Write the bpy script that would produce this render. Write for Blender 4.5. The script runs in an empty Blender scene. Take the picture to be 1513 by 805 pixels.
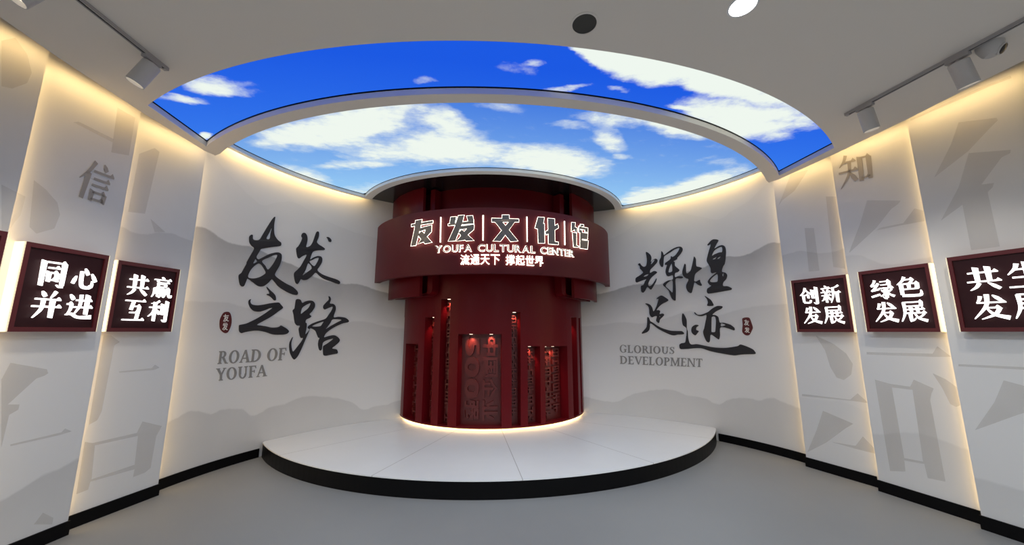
import bpy, bmesh, math, random
from mathutils import Vector, Matrix
from mathutils.geometry import tessellate_polygon
random.seed(7)
PI = math.pi
C = bpy.context.scene.collection
S = bpy.context.scene

# ------------------------------------------------------------------ camera
CAM = Vector((-0.465, 0.0, 1.5))
YAW, PITCH, F = math.radians(6.37), math.atan(87.5/538), 538.0
cam_d = bpy.data.cameras.new('camera'); cam_d.sensor_width = 36; cam_d.lens = F/1513*36
cam_d.clip_start = 0.02
cam = bpy.data.objects.new('camera', cam_d); C.objects.link(cam)
cam.location = CAM; cam.rotation_euler = (PI/2+PITCH, 0, -YAW)
S.camera = cam

# ------------------------------------------------------------------ world, exposure
w = bpy.data.worlds.new('world'); S.world = w; w.use_nodes = True
w.node_tree.nodes['Background'].inputs[0].default_value = (0.8, 0.85, 1, 1)
w.node_tree.nodes['Background'].inputs[1].default_value = 0.02
S.view_settings.view_transform = 'Standard'; S.view_settings.look = 'None'
S.view_settings.exposure = 0.0; S.view_settings.gamma = 1; S.view_settings.use_curve_mapping = False

WARM = (1.0, 0.68, 0.29)
SKY_GAIN = 1.0
P_COVE, P_COVE_CURVE, P_SEAM = 1.30, 0.80, 4.4
P_DOWN, P_SPOT, P_NICHE, P_STAGE = 21.5, 24.0, 6.0, 135.0

def area(name, loc, direction, sx, sy, power, col, spread=PI, up=None):
    d = bpy.data.lights.new(name, 'AREA'); d.shape = 'RECTANGLE'; d.size = sx; d.size_y = sy
    d.energy = power; d.color = col; d.spread = spread
    o = bpy.data.objects.new(name, d); C.objects.link(o); o.location = loc
    z = -Vector(direction).normalized()
    x = Vector(up).normalized() if up else z.orthogonal().normalized()
    y = z.cross(x).normalized(); x = y.cross(z)
    o.rotation_euler = Matrix((x, y, z)).transposed().to_euler()
    return o
def spot(name, loc, target, power, col, ang, blend=0.5, r=0.03):
    d = bpy.data.lights.new(name, 'SPOT'); d.energy = power; d.color = col
    d.spot_size = ang; d.spot_blend = blend; d.shadow_soft_size = r
    o = bpy.data.objects.new(name, d); C.objects.link(o); o.location = loc
    o.rotation_euler = (Vector(target)-Vector(loc)).to_track_quat('-Z', 'Y').to_euler()
    return o

# ------------------------------------------------------------------ plan of the hall (metres)
K = 1.15                                    # the round forms are slightly oval: wider than deep
def ell(cx, cy, r, t): return (cx+K*r*math.sin(t), cy+r*math.cos(t))
DRUM = (-0.06, 6.54)
ZC, ZI, ZT = 3.30, 3.58, 3.90               # main ceiling, inner soffit, slab
WALL_C, WALL_R = 3.45, 3.05                 # curved back walls
PANELS = [((3.336, 4.010), (3.517, 3.423)), ((3.445, 3.348), (3.573, 2.719)),
          ((3.485, 2.660), (3.620, 2.030)), ((3.550, 1.970), (3.660, 1.300))]
ZP = 0.168                                  # stage height

# image pixels cast through the camera (sight gives the direction) onto known surfaces
_cp, _sp, _cy, _sy = math.cos(PITCH), math.sin(PITCH), math.cos(YAW), math.sin(YAW)
def pixel_ray(px, py):
    dx = (px-756.5)/F; dz = (402.5-py)/F
    x, y, z = dx, _cp-dz*_sp, _sp+dz*_cp
    return Vector((x*_cy+y*_sy, -x*_sy+y*_cy, z))
def on_plane(px, py, p, n):
    d = pixel_ray(px, py); return CAM+d*((Vector(p)-CAM).dot(n)/d.dot(n))
def on_level(px, py, z): return on_plane(px, py, (0, 0, z), Vector((0, 0, 1)))
def on_oval(px, py, c, r, far=False):
    d = pixel_ray(px, py); ox, oy = (CAM.x-c[0])/K, CAM.y-c[1]; dx, dy = d.x/K, d.y
    a = dx*dx+dy*dy; b = ox*dx+oy*dy; q = ox*ox+oy*oy-r*r
    disc = max(b*b-a*q, 0); t = (-b+(1 if far else -1)*math.sqrt(disc))/a
    return CAM+d*t
def oval_n(p, c): return Vector(((p.x-c[0])/(K*K), p.y-c[1], 0)).normalized()
class CurveWall:
    def at(s, px, py, d=0):
        p = on_oval(px, py, (0, WALL_C), WALL_R, True); return p-oval_n(p, (0, WALL_C))*d
    def uv(s, p): return (math.atan2(p.x/K, p.y-WALL_C)*WALL_R*1.1, p.z)
class Panel:
    def __init__(s, i, side):
        (fx, fy), (nx, ny) = PANELS[i]; s.f = Vector((fx*side, fy, 0)); s.n0 = Vector((nx*side, ny, 0))
        s.t = (s.n0-s.f).normalized(); s.n = Vector((-s.t.y, s.t.x, 0))
        if s.n.x*side > 0: s.n = -s.n
    def at(s, px, py, d=0): return on_plane(px, py, s.f+s.n*d, s.n)
    def uv(s, p): return ((p-s.f).dot(s.t), p.z)
CW = CurveWall()
PL = [Panel(i, -1) for i in range(4)]; PR = [Panel(i, 1) for i in range(4)]
class Drum:                                  # a surface standing r from the drum's axis
    def __init__(s, r, c=DRUM): s.r = r; s.c = c
    def at(s, px, py, d=0): return on_oval(px, py, s.c, s.r+d)
    def pt(s, t, z, d=0):
        x, y = ell(s.c[0], s.c[1], s.r+d, t); return Vector((x, y, z))
    def ang(s, px, py):
        p = s.at(px, py); return math.atan2((p.x-s.c[0])/K, p.y-s.c[1])

# ------------------------------------------------------------------ materials
def nt(name):
    m = bpy.data.materials.new(name); m.use_nodes = True
    t = m.node_tree; return m, t, t.nodes['Principled BSDF']
def mat(name, col, rough=0.5, metal=0.0, emit=None, es=0.0, spec=0.5, bump=0, scale=60, coat=0, vary=0):
    m, t, b = nt(name)
    b.inputs['Base Color'].default_value = (*col, 1); b.inputs['Roughness'].default_value = rough
    b.inputs['Metallic'].default_value = metal; b.inputs['Specular IOR Level'].default_value = spec
    b.inputs['Coat Weight'].default_value = coat
    if emit: b.inputs['Emission Color'].default_value = (*emit, 1); b.inputs['Emission Strength'].default_value = es
    if bump or vary:
        g = t.nodes.new('ShaderNodeTexCoord'); n = t.nodes.new('ShaderNodeTexNoise')
        n.inputs['Scale'].default_value = scale; n.inputs['Detail'].default_value = 4
        t.links.new(g.outputs['Object'], n.inputs['Vector'])
        if bump:
            bp = t.nodes.new('ShaderNodeBump'); bp.inputs['Strength'].default_value = bump; bp.inputs['Distance'].default_value = 0.01
            t.links.new(n.outputs['Fac'], bp.inputs['Height']); t.links.new(bp.outputs['Normal'], b.inputs['Normal'])
        if vary:
            mx = t.nodes.new('ShaderNodeMix'); mx.data_type = 'RGBA'
            mx.inputs['A'].default_value = (*[c*(1-vary) for c in col], 1); mx.inputs['B'].default_value = (*[min(1, c*(1+vary)) for c in col], 1)
            t.links.new(n.outputs['Fac'], mx.inputs['Factor']); t.links.new(mx.outputs['Result'], b.inputs['Base Color'])
    return m
M = {}
M['ceiling'] = mat('ceiling_paint', (0.76, 0.71, 0.65), 0.8, bump=0.03, scale=180)
M['white_trim'] = mat('white_trim_paint', (0.80, 0.80, 0.80), 0.45, bump=0.02, scale=90)
M['black'] = mat('black_skirting', (0.004, 0.004, 0.0045), 0.4, spec=0.12, bump=0.02)
M['void'] = mat('void_black', (0.012, 0.012, 0.012), 0.7, bump=0.02)
M['gloss_black'] = mat('dark_glossy_ceiling', (0.012, 0.012, 0.013), 0.16, spec=0.6, bump=0.01)
M['red'] = mat('red_lacquer', (0.110, 0.0030, 0.006), 0.30, bump=0.01, scale=200, spec=0.17)
M['band_red'] = mat('band_red_satin', (0.100, 0.010, 0.014), 0.48, bump=0.01, scale=240, spec=0.25)
M['relief'] = mat('relief_red', (0.095, 0.008, 0.007), 0.36, bump=0.03)
M['frame_red'] = mat('plaque_frame_red', (0.11, 0.012, 0.016), 0.4, bump=0.02)
M['board_red'] = mat('plaque_board_red', (0.028, 0.0035, 0.0055), 0.5, spec=0.3, bump=0.02)
M['ink'] = mat('ink_black', (0.016, 0.015, 0.019), 0.55, bump=0.02)
M['grey_letter'] = mat('grey_lettering', (0.27, 0.265, 0.255), 0.6, bump=0.02)
M['tan_letter'] = mat('taupe_print', (0.36, 0.335, 0.305), 0.75, bump=0.02)
M['seal'] = mat('seal_red', (0.10, 0.008, 0.010), 0.5, bump=0.02)
M['seal_white'] = mat('seal_ivory', (0.78, 0.76, 0.72), 0.5, bump=0.02)
M['lit_white'] = mat('lit_acrylic', (0.9, 0.9, 0.9), 0.4, emit=(1, 0.98, 0.95), es=2.2, bump=0.01)
M['letter_halo'] = mat('letter_halo', (0.9, 0.9, 0.9), 0.4, emit=(1, 0.98, 0.95), es=1.3, bump=0.01)
M['halo'] = mat('halo_return', (0.9, 0.88, 0.84), 0.4, emit=(1, 0.90, 0.74), es=2.6, bump=0.01)
M['face_metal'] = mat('brushed_face_metal', (0.22, 0.185, 0.155), 0.4, metal=0.3, bump=0.04, scale=120)
M['lit_edge'] = mat('plaque_light_edge', (0.9, 0.85, 0.7), 0.5, emit=(1, 0.82, 0.48), es=0.50, bump=0.01)
M['fixture'] = mat('fixture_grey', (0.52, 0.50, 0.49), 0.45, bump=0.01)
M['rail'] = mat('rail_grey', (0.36, 0.34, 0.34), 0.45, bump=0.01)
M['dark_plastic'] = mat('dark_plastic', (0.01, 0.01, 0.012), 0.2, bump=0.01)
M['grille'] = mat('speaker_grille', (0.055, 0.055, 0.05), 0.7, bump=0.5, scale=900)
M['lamp_on'] = mat('lamp_diffuser', (1, 1, 1), 0.5, emit=(1, 0.98, 0.95), es=6.0, bump=0.01)
M['lens_on'] = mat('spot_lens', (1, 1, 1), 0.3, emit=(1, 0.88, 0.68), es=1.6, bump=0.01)
M['led_warm'] = mat('led_warm', (1, 0.9, 0.7), 0.5, emit=(1, 0.70, 0.32), es=7.0, bump=0.01)
M['niche_led'] = mat('niche_led', (1, 0.9, 0.8), 0.5, emit=(1, 0.80, 0.60), es=2.5, bump=0.01)

def print_mat(name, col, alpha):
    m, t, b = nt(name); b.inputs['Base Color'].default_value = (*col, 1); b.inputs['Roughness'].default_value = 0.8
    n = t.nodes.new('ShaderNodeTexNoise'); n.inputs['Scale'].default_value = 2.2; n.inputs['Detail'].default_value = 3
    g = t.nodes.new('ShaderNodeTexCoord'); t.links.new(g.outputs['Object'], n.inputs['Vector'])
    mr = t.nodes.new('ShaderNodeMapRange'); mr.inputs['To Min'].default_value = alpha*0.6; mr.inputs['To Max'].default_value = min(1, alpha*1.4)
    t.links.new(n.outputs['Fac'], mr.inputs['Value']); t.links.new(mr.outputs['Result'], b.inputs['Alpha'])
    return m
M['wash_pale'] = print_mat('pale_taupe_wash_print', (0.52, 0.47, 0.41), 0.22)
M['wash'] = print_mat('taupe_wash_print', (0.47, 0.43, 0.38), 0.17)

# ------------------------------------------------------------------ mesh helpers
def obj(name, bm, m, parent=None, smooth=False):
    me = bpy.data.meshes.new(name); bmesh.ops.recalc_face_normals(bm, faces=bm.faces[:])
    bm.to_mesh(me); bm.free()
    for x in (m if isinstance(m, (list, tuple)) else [m]): me.materials.append(M[x] if isinstance(x, str) else x)
    if smooth:
        for p in me.polygons: p.use_smooth = True
        try: me.set_sharp_from_angle(angle=math.radians(35))
        except Exception: pass
    o = bpy.data.objects.new(name, me); C.objects.link(o)
    if parent:
        o.parent = parent; o.matrix_parent_inverse = parent.matrix_world.inverted()
    return o
def thing(name, label, cat, loc=(0, 0, 0), group=None):
    o = bpy.data.objects.new(name, None); C.objects.link(o); o.location = loc; o.empty_display_size = 0.1
    o.matrix_world = Matrix.Translation(loc)
    tag(o, label, cat, group); return o
def tag(o, label=None, cat=None, group=None):
    if label: o['label'] = label
    if cat: o['category'] = cat
    if group: o['group'] = group
    return o
def struct(o, label=None, cat=None):
    o['kind'] = 'structure'
    tag(o, label, cat); return o
def rotz_frame(z, up=Vector((0, 0, 1))):
    z = Vector(z).normalized(); x = up.cross(z)
    x = x.normalized() if x.length > 1e-4 else Vector((1, 0, 0)); y = z.cross(x)
    return Matrix((x, y, z)).transposed()
def lathe(bm, prof, origin, axis=(0, 0, 1), seg=32, mi=0):
    R = rotz_frame(axis); o = Vector(origin); rings = []
    for r, h in prof:
        if r < 1e-6: rings.append([bm.verts.new(o+R@Vector((0, 0, h)))])
        else: rings.append([bm.verts.new(o+R@Vector((r*math.cos(2*PI*i/seg), r*math.sin(2*PI*i/seg), h))) for i in range(seg)])
    for a, b in zip(rings, rings[1:]):
        for i in range(seg):
            j = (i+1) % seg
            if len(a) == 1 and len(b) == 1: continue
            if len(a) == 1: f = bm.faces.new((a[0], b[i], b[j]))
            elif len(b) == 1: f = bm.faces.new((a[i], a[j], b[0]))
            else: f = bm.faces.new((a[i], a[j], b[j], b[i]))
            f.material_index = mi
def box(bm, c, ax, ay, az, mi=0, bevel=0):
    c = Vector(c); ax, ay, az = Vector(ax), Vector(ay), Vector(az); vs = []
    for sx in (-1, 1):
        for sy in (-1, 1):
            for sz in (-1, 1): vs.append(bm.verts.new(c+ax*sx+ay*sy+az*sz))
    fs = [(0, 1, 3, 2), (4, 6, 7, 5), (0, 4, 5, 1), (2, 3, 7, 6), (0, 2, 6, 4), (1, 5, 7, 3)]
    fs = [bm.faces.new([vs[i] for i in f]) for f in fs]
    for f in fs: f.material_index = mi
    if bevel:
        es = list({e for f in fs for e in f.edges})
        bmesh.ops.bevel(bm, geom=es, offset=bevel, segments=2, affect='EDGES', profile=0.6)
def smooth_loop(pts, n=4):
    out = []; N = len(pts)
    for i in range(N):
        p0, p1, p2, p3 = pts[i-1], pts[i], pts[(i+1) % N], pts[(i+2) % N]
        d = max(math.dist(p1, p2), 1e-6)
        def tan(a, b, c):                    # short-arm limited tangent keeps corners crisp
            v = ((c[0]-a[0])/2, (c[1]-a[1])/2); l = math.hypot(*v)
            k = min(1, 1.0*min(math.dist(a, b), math.dist(b, c))/max(l, 1e-6)); return (v[0]*k, v[1]*k)
        m1, m2 = tan(p0, p1, p2), tan(p1, p2, p3)
        for k in range(n):
            u = k/n; h1 = 2*u**3-3*u*u+1; h2 = u**3-2*u*u+u; h3 = -2*u**3+3*u*u; h4 = u**3-u*u
            out.append((h1*p1[0]+h2*m1[0]+h3*p2[0]+h4*m2[0], h1*p1[1]+h2*m1[1]+h3*p2[1]+h4*m2[1]))
    return out
def solid(bm, loops, fn, d0, d1, mi=0, mis=None, back=True):
    """extrude a filled outline (first loop outside, others holes) between offsets d0 (wall) and d1 (front)"""
    if mis is None: mis = mi
    polys = [[Vector((p[0], p[1], 0)) for p in l] for l in loops]
    flat = [p for l in polys for p in l]
    tris = tessellate_polygon(polys)
    fr = [bm.verts.new(fn(p.x, p.y, d1)) for p in flat]
    for t in tris:
        try: bm.faces.new([fr[i] for i in t]).material_index = mi
        except ValueError: pass
    if d1 == d0: return
    bk = [bm.verts.new(fn(p.x, p.y, d0)) for p in flat]
    if back:
        for t in tris:
            try: bm.faces.new([bk[i] for i in reversed(t)]).material_index = mis
            except ValueError: pass
    k = 0
    for l in loops:
        n = len(l)
        for i in range(n):
            a, b = k+i, k+(i+1) % n
            try: bm.faces.new((fr[a], fr[b], bk[b], bk[a])).material_index = mis
            except ValueError: pass
        k += n
def prism(bm, loops, z0, z1, mi=0, mis=None):
    solid(bm, loops, lambda x, y, d: Vector((x, y, d)), z1, z0, mi, mis)
def shell(bm, c, r0, r1, t0, t1, z0, z1, seg=48, mi=0):
    rows = []
    for i in range(seg+1):
        t = t0+(t1-t0)*i/seg
        rows.append([bm.verts.new((*ell(c[0], c[1], r, t), z)) for r, z in ((r0, z0), (r1, z0), (r1, z1), (r0, z1))])
    for a, b in zip(rows, rows[1:]):
        for i in range(4):
            j = (i+1) % 4; bm.faces.new((a[i], a[j], b[j], b[i])).material_index = mi
    bm.faces.new(rows[0]).material_index = mi; bm.faces.new(rows[-1][::-1]).material_index = mi

# ------------------------------------------------------------------ wall print: ink-wash mountains
def mural(name, W, size, ridges, mist_shade=None):
    """ridges: list of (list of image-pixel points, strength, fade length); printed under each ridge line"""
    m, t, b = nt(name); L = t.links
    b.inputs['Roughness'].default_value = 0.62
    uv = t.nodes.new('ShaderNodeUVMap'); sep = t.nodes.new('ShaderNodeSeparateXYZ'); L.new(uv.outputs[0], sep.inputs[0])
    nz = t.nodes.new('ShaderNodeTexNoise'); nz.inputs['Scale'].default_value = 14; nz.inputs['Detail'].default_value = 5
    L.new(uv.outputs[0], nz.inputs['Vector'])
    n2 = t.nodes.new('ShaderNodeTexNoise'); n2.inputs['Scale'].default_value = 2.5; n2.inputs['Detail'].default_value = 4
    L.new(uv.outputs[0], n2.inputs['Vector'])
    def math_(op, a, b_=None, c=None, clamp=False):
        n = t.nodes.new('ShaderNodeMath'); n.operation = op; n.use_clamp = clamp
        for i, v in enumerate((a, b_, c)):
            if v is None: continue
            if isinstance(v, (int, float)): n.inputs[i].default_value = v
            else: L.new(v, n.inputs[i])
        return n.outputs[0]
    s0, s1 = size
    un = math_('DIVIDE', math_('SUBTRACT', sep.outputs[0], s0), s1-s0)
    tot = None
    if mist_shade:                                 # misty grey print, also painting in the shade on the upper walls
        mk, z0, z1 = mist_shade
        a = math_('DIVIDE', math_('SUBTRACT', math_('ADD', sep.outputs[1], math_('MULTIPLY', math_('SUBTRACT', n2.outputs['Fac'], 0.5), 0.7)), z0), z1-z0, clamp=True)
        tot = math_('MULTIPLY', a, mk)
    for pts, k, fade in ridges:
        q = sorted(W.uv(W.at(*p)) for p in pts)
        fc = t.nodes.new('ShaderNodeFloatCurve'); cv = fc.mapping.curves[0]
        fc.mapping.extend = 'HORIZONTAL'
        data = [((u-s0)/(s1-s0), v/4) for u, v in q]
        data = [d for d in data if 0 <= d[0] <= 1]
        if data[0][0] > 0.01: data.insert(0, (0, data[0][1]))
        if data[-1][0] < 0.99: data.append((1, data[-1][1]))
        cv.points[0].location = data[0]; cv.points[1].location = data[-1]
        for d in data[1:-1]: cv.points.new(*d)
        fc.mapping.update(); L.new(un, fc.inputs['Value'])
        ridge = math_('MULTIPLY', fc.outputs[0], 4.0)
        ridge = math_('ADD', ridge, math_('MULTIPLY', math_('SUBTRACT', nz.outputs['Fac'], 0.5), 0.03))
        dep = math_('SUBTRACT', ridge, sep.outputs[1])
        edge = math_('DIVIDE', dep, 0.02, clamp=True)
        fd = math_('SUBTRACT', 1.0, math_('DIVIDE', dep, fade), clamp=True)
        fd = math_('MULTIPLY', fd, math_('ADD', 0.7, math_('MULTIPLY', n2.outputs['Fac'], 0.6)))
        v = math_('MULTIPLY', math_('MULTIPLY', edge, fd), k)
        tot = v if tot is None else math_('MAXIMUM', tot, v)
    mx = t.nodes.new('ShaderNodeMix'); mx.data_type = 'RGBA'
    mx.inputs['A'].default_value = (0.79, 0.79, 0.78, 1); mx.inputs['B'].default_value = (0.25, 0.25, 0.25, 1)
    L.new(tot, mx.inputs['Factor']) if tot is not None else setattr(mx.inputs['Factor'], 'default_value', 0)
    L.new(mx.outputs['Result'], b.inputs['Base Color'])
    return m
def set_uv(o, W):
    me = o.data; l = me.uv_layers.new(name='UVMap')
    for p in me.polygons:
        for li in p.loop_indices:
            l.data[li].uv = W.uv(me.vertices[me.loops[li].vertex_index].co)
# ================================================================== THE SETTING
# floor
m, t, b = nt('grey_floor'); L = t.links
b.inputs['Roughness'].default_value = 0.42; b.inputs['Specular IOR Level'].default_value = 0.35
g = t.nodes.new('ShaderNodeTexCoord'); n = t.nodes.new('ShaderNodeTexNoise'); n.inputs['Scale'].default_value = 1.3; n.inputs['Detail'].default_value = 6
L.new(g.outputs['Object'], n.inputs['Vector'])
mx = t.nodes.new('ShaderNodeMix'); mx.data_type = 'RGBA'; mx.inputs['A'].default_value = (0.25, 0.258, 0.262, 1); mx.inputs['B'].default_value = (0.29, 0.298, 0.302, 1)
L.new(n.outputs['Fac'], mx.inputs['Factor']); L.new(mx.outputs['Result'], b.inputs['Base Color'])
M['floor'] = m
bm = bmesh.new(); box(bm, (0, 2.2, -0.05), (4.3, 0, 0), (0, 5.2, 0), (0, 0, 0.05)); struct(obj('floor', bm, 'floor'), 'smooth mid grey floor in front of the stage', 'floor')

# stage: oval, white stone top with radial joints, black face
m, t, b = nt('stage_stone'); L = t.links; b.inputs['Roughness'].default_value = 0.3
g = t.nodes.new('ShaderNodeTexCoord'); n = t.nodes.new('ShaderNodeTexNoise'); n.inputs['Scale'].default_value = 3; n.inputs['Detail'].default_value = 6
L.new(g.outputs['Object'], n.inputs['Vector'])
mp = t.nodes.new('ShaderNodeMapping'); mp.inputs['Location'].default_value = (-DRUM[0]/K, -DRUM[1], 0); mp.inputs['Scale'].default_value = (1/K, 1, 1)
L.new(g.outputs['Object'], mp.inputs['Vector'])
gr = t.nodes.new('ShaderNodeSeparateXYZ'); L.new(mp.outputs[0], gr.inputs[0])
def mth(op, a, b_=None):
    q = t.nodes.new('ShaderNodeMath'); q.operation = op
    for i, v in enumerate((a, b_)):
        if v is None: continue
        if isinstance(v, (int, float)): q.inputs[i].default_value = v
        else: L.new(v, q.inputs[i])
    return q.outputs[0]
STEP = math.radians(24); OFF = math.radians(10.5)
an = mth('ADD', mth('ARCTAN2', gr.outputs[0], mth('MULTIPLY', gr.outputs[1], -1.0)), OFF+20*STEP)
fr = mth('SUBTRACT', mth('FRACT', mth('DIVIDE', an, STEP)), 0.5)
rad = mth('SQRT', mth('ADD', mth('MULTIPLY', gr.outputs[0], gr.outputs[0]), mth('MULTIPLY', gr.outputs[1], gr.outputs[1])))
dist = mth('MULTIPLY', mth('MULTIPLY', mth('ABSOLUTE', fr), STEP), rad)
line = mth('LESS_THAN', dist, 0.0028)
mx = t.nodes.new('ShaderNodeMix'); mx.data_type = 'RGBA'; mx.inputs['A'].default_value = (0.80, 0.82, 0.83, 1); mx.inputs['B'].default_value = (0.86, 0.88, 0.89, 1)
L.new(n.outputs['Fac'], mx.inputs['Factor'])
m2 = t.nodes.new('ShaderNodeMix'); m2.data_type = 'RGBA'; L.new(mx.outputs['Result'], m2.inputs['A']); m2.inputs['B'].default_value = (0.42, 0.42, 0.41, 1)
L.new(line, m2.inputs['Factor']); L.new(m2.outputs['Result'], b.inputs['Base Color'])
M['stage_stone'] = m
def wall_y(X): return WALL_C+math.sqrt(max(WALL_R**2-(X/K)**2, 0))
front = []
ST_C, ST_R, ST_X = 6.56, 3.0, 2.965
for i in range(81):
    X = -ST_X+2*ST_X*i/80; front.append((X, ST_C-math.sqrt(ST_R**2-(X/K)**2)))
backline = [(X, wall_y(X)-0.004) for X in [ST_X-2*ST_X*i/60 for i in range(61)]]
backline = [p for p in backline if p[1] > ST_C-math.sqrt(max(ST_R**2-(p[0]/K)**2, 0))+0.01]
st = thing('stage', 'low oval white stone stage with black front edge under the red drum', 'stage', (0, 5, 0))
bm = bmesh.new(); prism(bm, [front+backline], ZP-0.012, ZP); obj('stage_top', bm, 'stage_stone', st)
fin = [(x, y+0.006) for x, y in front]
bm = bmesh.new(); prism(bm, [fin+backline], 0.0, ZP-0.012); obj('stage_riser', bm, 'black', st)['label'] = 'black front riser'

# curved back walls with mural
RL = [([(318,232),(322,236),(344.6,262),(377,294),(386.6,300.7),(409,297.5),(435,297.5),(470,318),(520,340),(565,352)], 0.17, 0.75),
      ([(283,336),(293,333),(306,337),(322,347.6),(335,355.7),(360.7,361.5),(377,365),(409,381.5),(435,391),(460,406),(502,418),(529,419),(569,431)], 0.64, 0.55),
      ([(280,443),(306,444.5),(335,446),(361,452.6),(420,470),(460,480),(494.5,478),(534,473.7),(584,483.6)], 0.17, 0.55),
      ([(244.7,623.6),(261.8,616),(279,606.5),(293.6,606),(312,610),(328,604),(342.5,602.8),(359.6,604),(371.8,612.6),(401,600),(420.8,595.5),(445,585.7),(457.4,584),(479.4,585),(506,589),(523.5,595.5),(537,604),(555,599),(572,596.7),(584.6,592)], 0.25, 1.1)]
RR = [([(1133,270),(1106,294.7),(1084,308),(1062,322),(1037.7,319),(1013,314),(980,308),(940,330),(900,352)], 0.17, 0.75),
      ([(1152.5,357.5),(1138.8,357.5),(1122,365.7),(1106,374),(1087,378),(1073,378),(1035,396),(1013,401),(980,417.7),(942,419),(923,423),(901,430),(879,434)], 0.64, 0.55),
      ([(1163.5,447.8),(1116.5,451.5),(1086.7,457.5),(1051,466),(1015,459),(994,466),(949.5,477),(919.6,475),(878,480)], 0.17, 0.55),
      ([(1182,602),(1158,593),(1140,587),(1122.5,590),(1098.6,586.6),(1074.7,590),(1062.8,596),(1039,587),(1015,582.7),(991,574.7),(973,574.7),(949.5,578),(931.6,582.7),(913.7,591.7),(904.7,592.6),(878,588.7),(863,584.8)], 0.25, 1.1)]
T0 = math.asin(3.44/K/WALL_R); T1 = 0.0
def tt(T): return T*WALL_R*1.1
for side, name, rd in ((-1, 'wall_left', RL), (1, 'wall_right', RR)):
    size = (-tt(T0), -tt(T1)) if side < 0 else (tt(T1), tt(T0))
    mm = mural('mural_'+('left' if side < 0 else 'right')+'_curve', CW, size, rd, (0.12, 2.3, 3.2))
    bm = bmesh.new(); pin = []; pout = []
    a0 = math.atan2(3.433/K, 4.135-WALL_C)
    rows = []
    for i in range(73):
        T = side*(a0+0.06-(a0+0.06-T1)*i/72)
        x, y = ell(0, WALL_C, WALL_R, T); x2, y2 = ell(0, WALL_C, WALL_R+0.06, T)
        rows.append([bm.verts.new(p) for p in ((x, y, 0), (x2, y2, 0), (x2, y2, ZT), (x, y, ZT))])
    for p, q in zip(rows, rows[1:]):
        for i in range(4): bm.faces.new((p[i], p[(i+1) % 4], q[(i+1) % 4], q[i]))
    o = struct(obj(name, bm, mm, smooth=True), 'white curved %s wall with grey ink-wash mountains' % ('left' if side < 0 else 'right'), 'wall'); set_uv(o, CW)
    bm = bmesh.new(); rows = []
    for i in range(31):
        T = side*(a0+0.06-(a0-0.83)*i/30)
        pp = [ell(0, WALL_C, r, T) for r in (WALL_R-0.012, WALL_R-0.001)]
        if pp[0][1] > ST_C-math.sqrt(max(ST_R**2-(pp[0][0]/K)**2, 0))+0.02: break
        rows.append([bm.verts.new(p) for p in ((*pp[0], 0), (*pp[1], 0), (*pp[1], 0.1), (*pp[0], 0.1))])
    for p, q in zip(rows, rows[1:]):
        for i in range(4): bm.faces.new((p[i], p[(i+1) % 4], q[(i+1) % 4], q[i]))
    struct(obj('baseboard_'+('left' if side < 0 else 'right'), bm, 'black'), 'black skirting under the curved %s wall' % ('left' if side < 0 else 'right'), 'baseboard')

# side walls: overlapping flat panels
PRID = {(-1, 0): [([(181,260),(205,248),(226,241),(254,238),(297,237)], 0.14, 0.7), ([(181.4,334),(197,341),(214,343.7),(231.4,342),(254,343),(265.7,347),(280,353)], 0.34, 0.45),
                  ([(124,650),(160,655),(200,640),(240,630)], 0.05, 0.9)],
        (-1, 1): [([(90,130),(130,190),(170,215),(200,225)], 0.12, 0.9), ([(2,738),(31,720.7),(61.6,701.4),(88.6,690),(115.5,676)], 0.30, 0.8)],
        (-1, 2): [([(2,120),(30,150),(60,190)], 0.16, 0.5), ([(2,270),(30,285),(50,295)], 0.10, 0.5)],
        (1, 0): [([(1150,282),(1174,280.7),(1198,286),(1228,290)], 0.15, 0.7), ([(1156,376),(1171,371),(1184.7,369),(1198,371),(1212,372),(1234,369.6),(1247.6,365.5)], 0.32, 0.4),
                 ([(1180,600),(1215,590),(1250,594),(1290,610)], 0.06, 0.7)],
        (1, 1): [([(1250,300),(1300,290),(1350,300)], 0.10, 0.8), ([(1254,375.7),(1270.7,375.7),(1288.6,383),(1309,389),(1369,378.6)], 0.20, 0.3), ([(1294,640),(1322,638),(1353.5,638),(1392,648.7),(1430,662.7)], 0.16, 0.6)],
        (1, 2): [([(1355,235),(1420,250),(1500,240)], 0.14, 0.6), ([(1442.4,703.7),(1469.4,711),(1504,721)], 0.20, 0.8)]}
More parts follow.
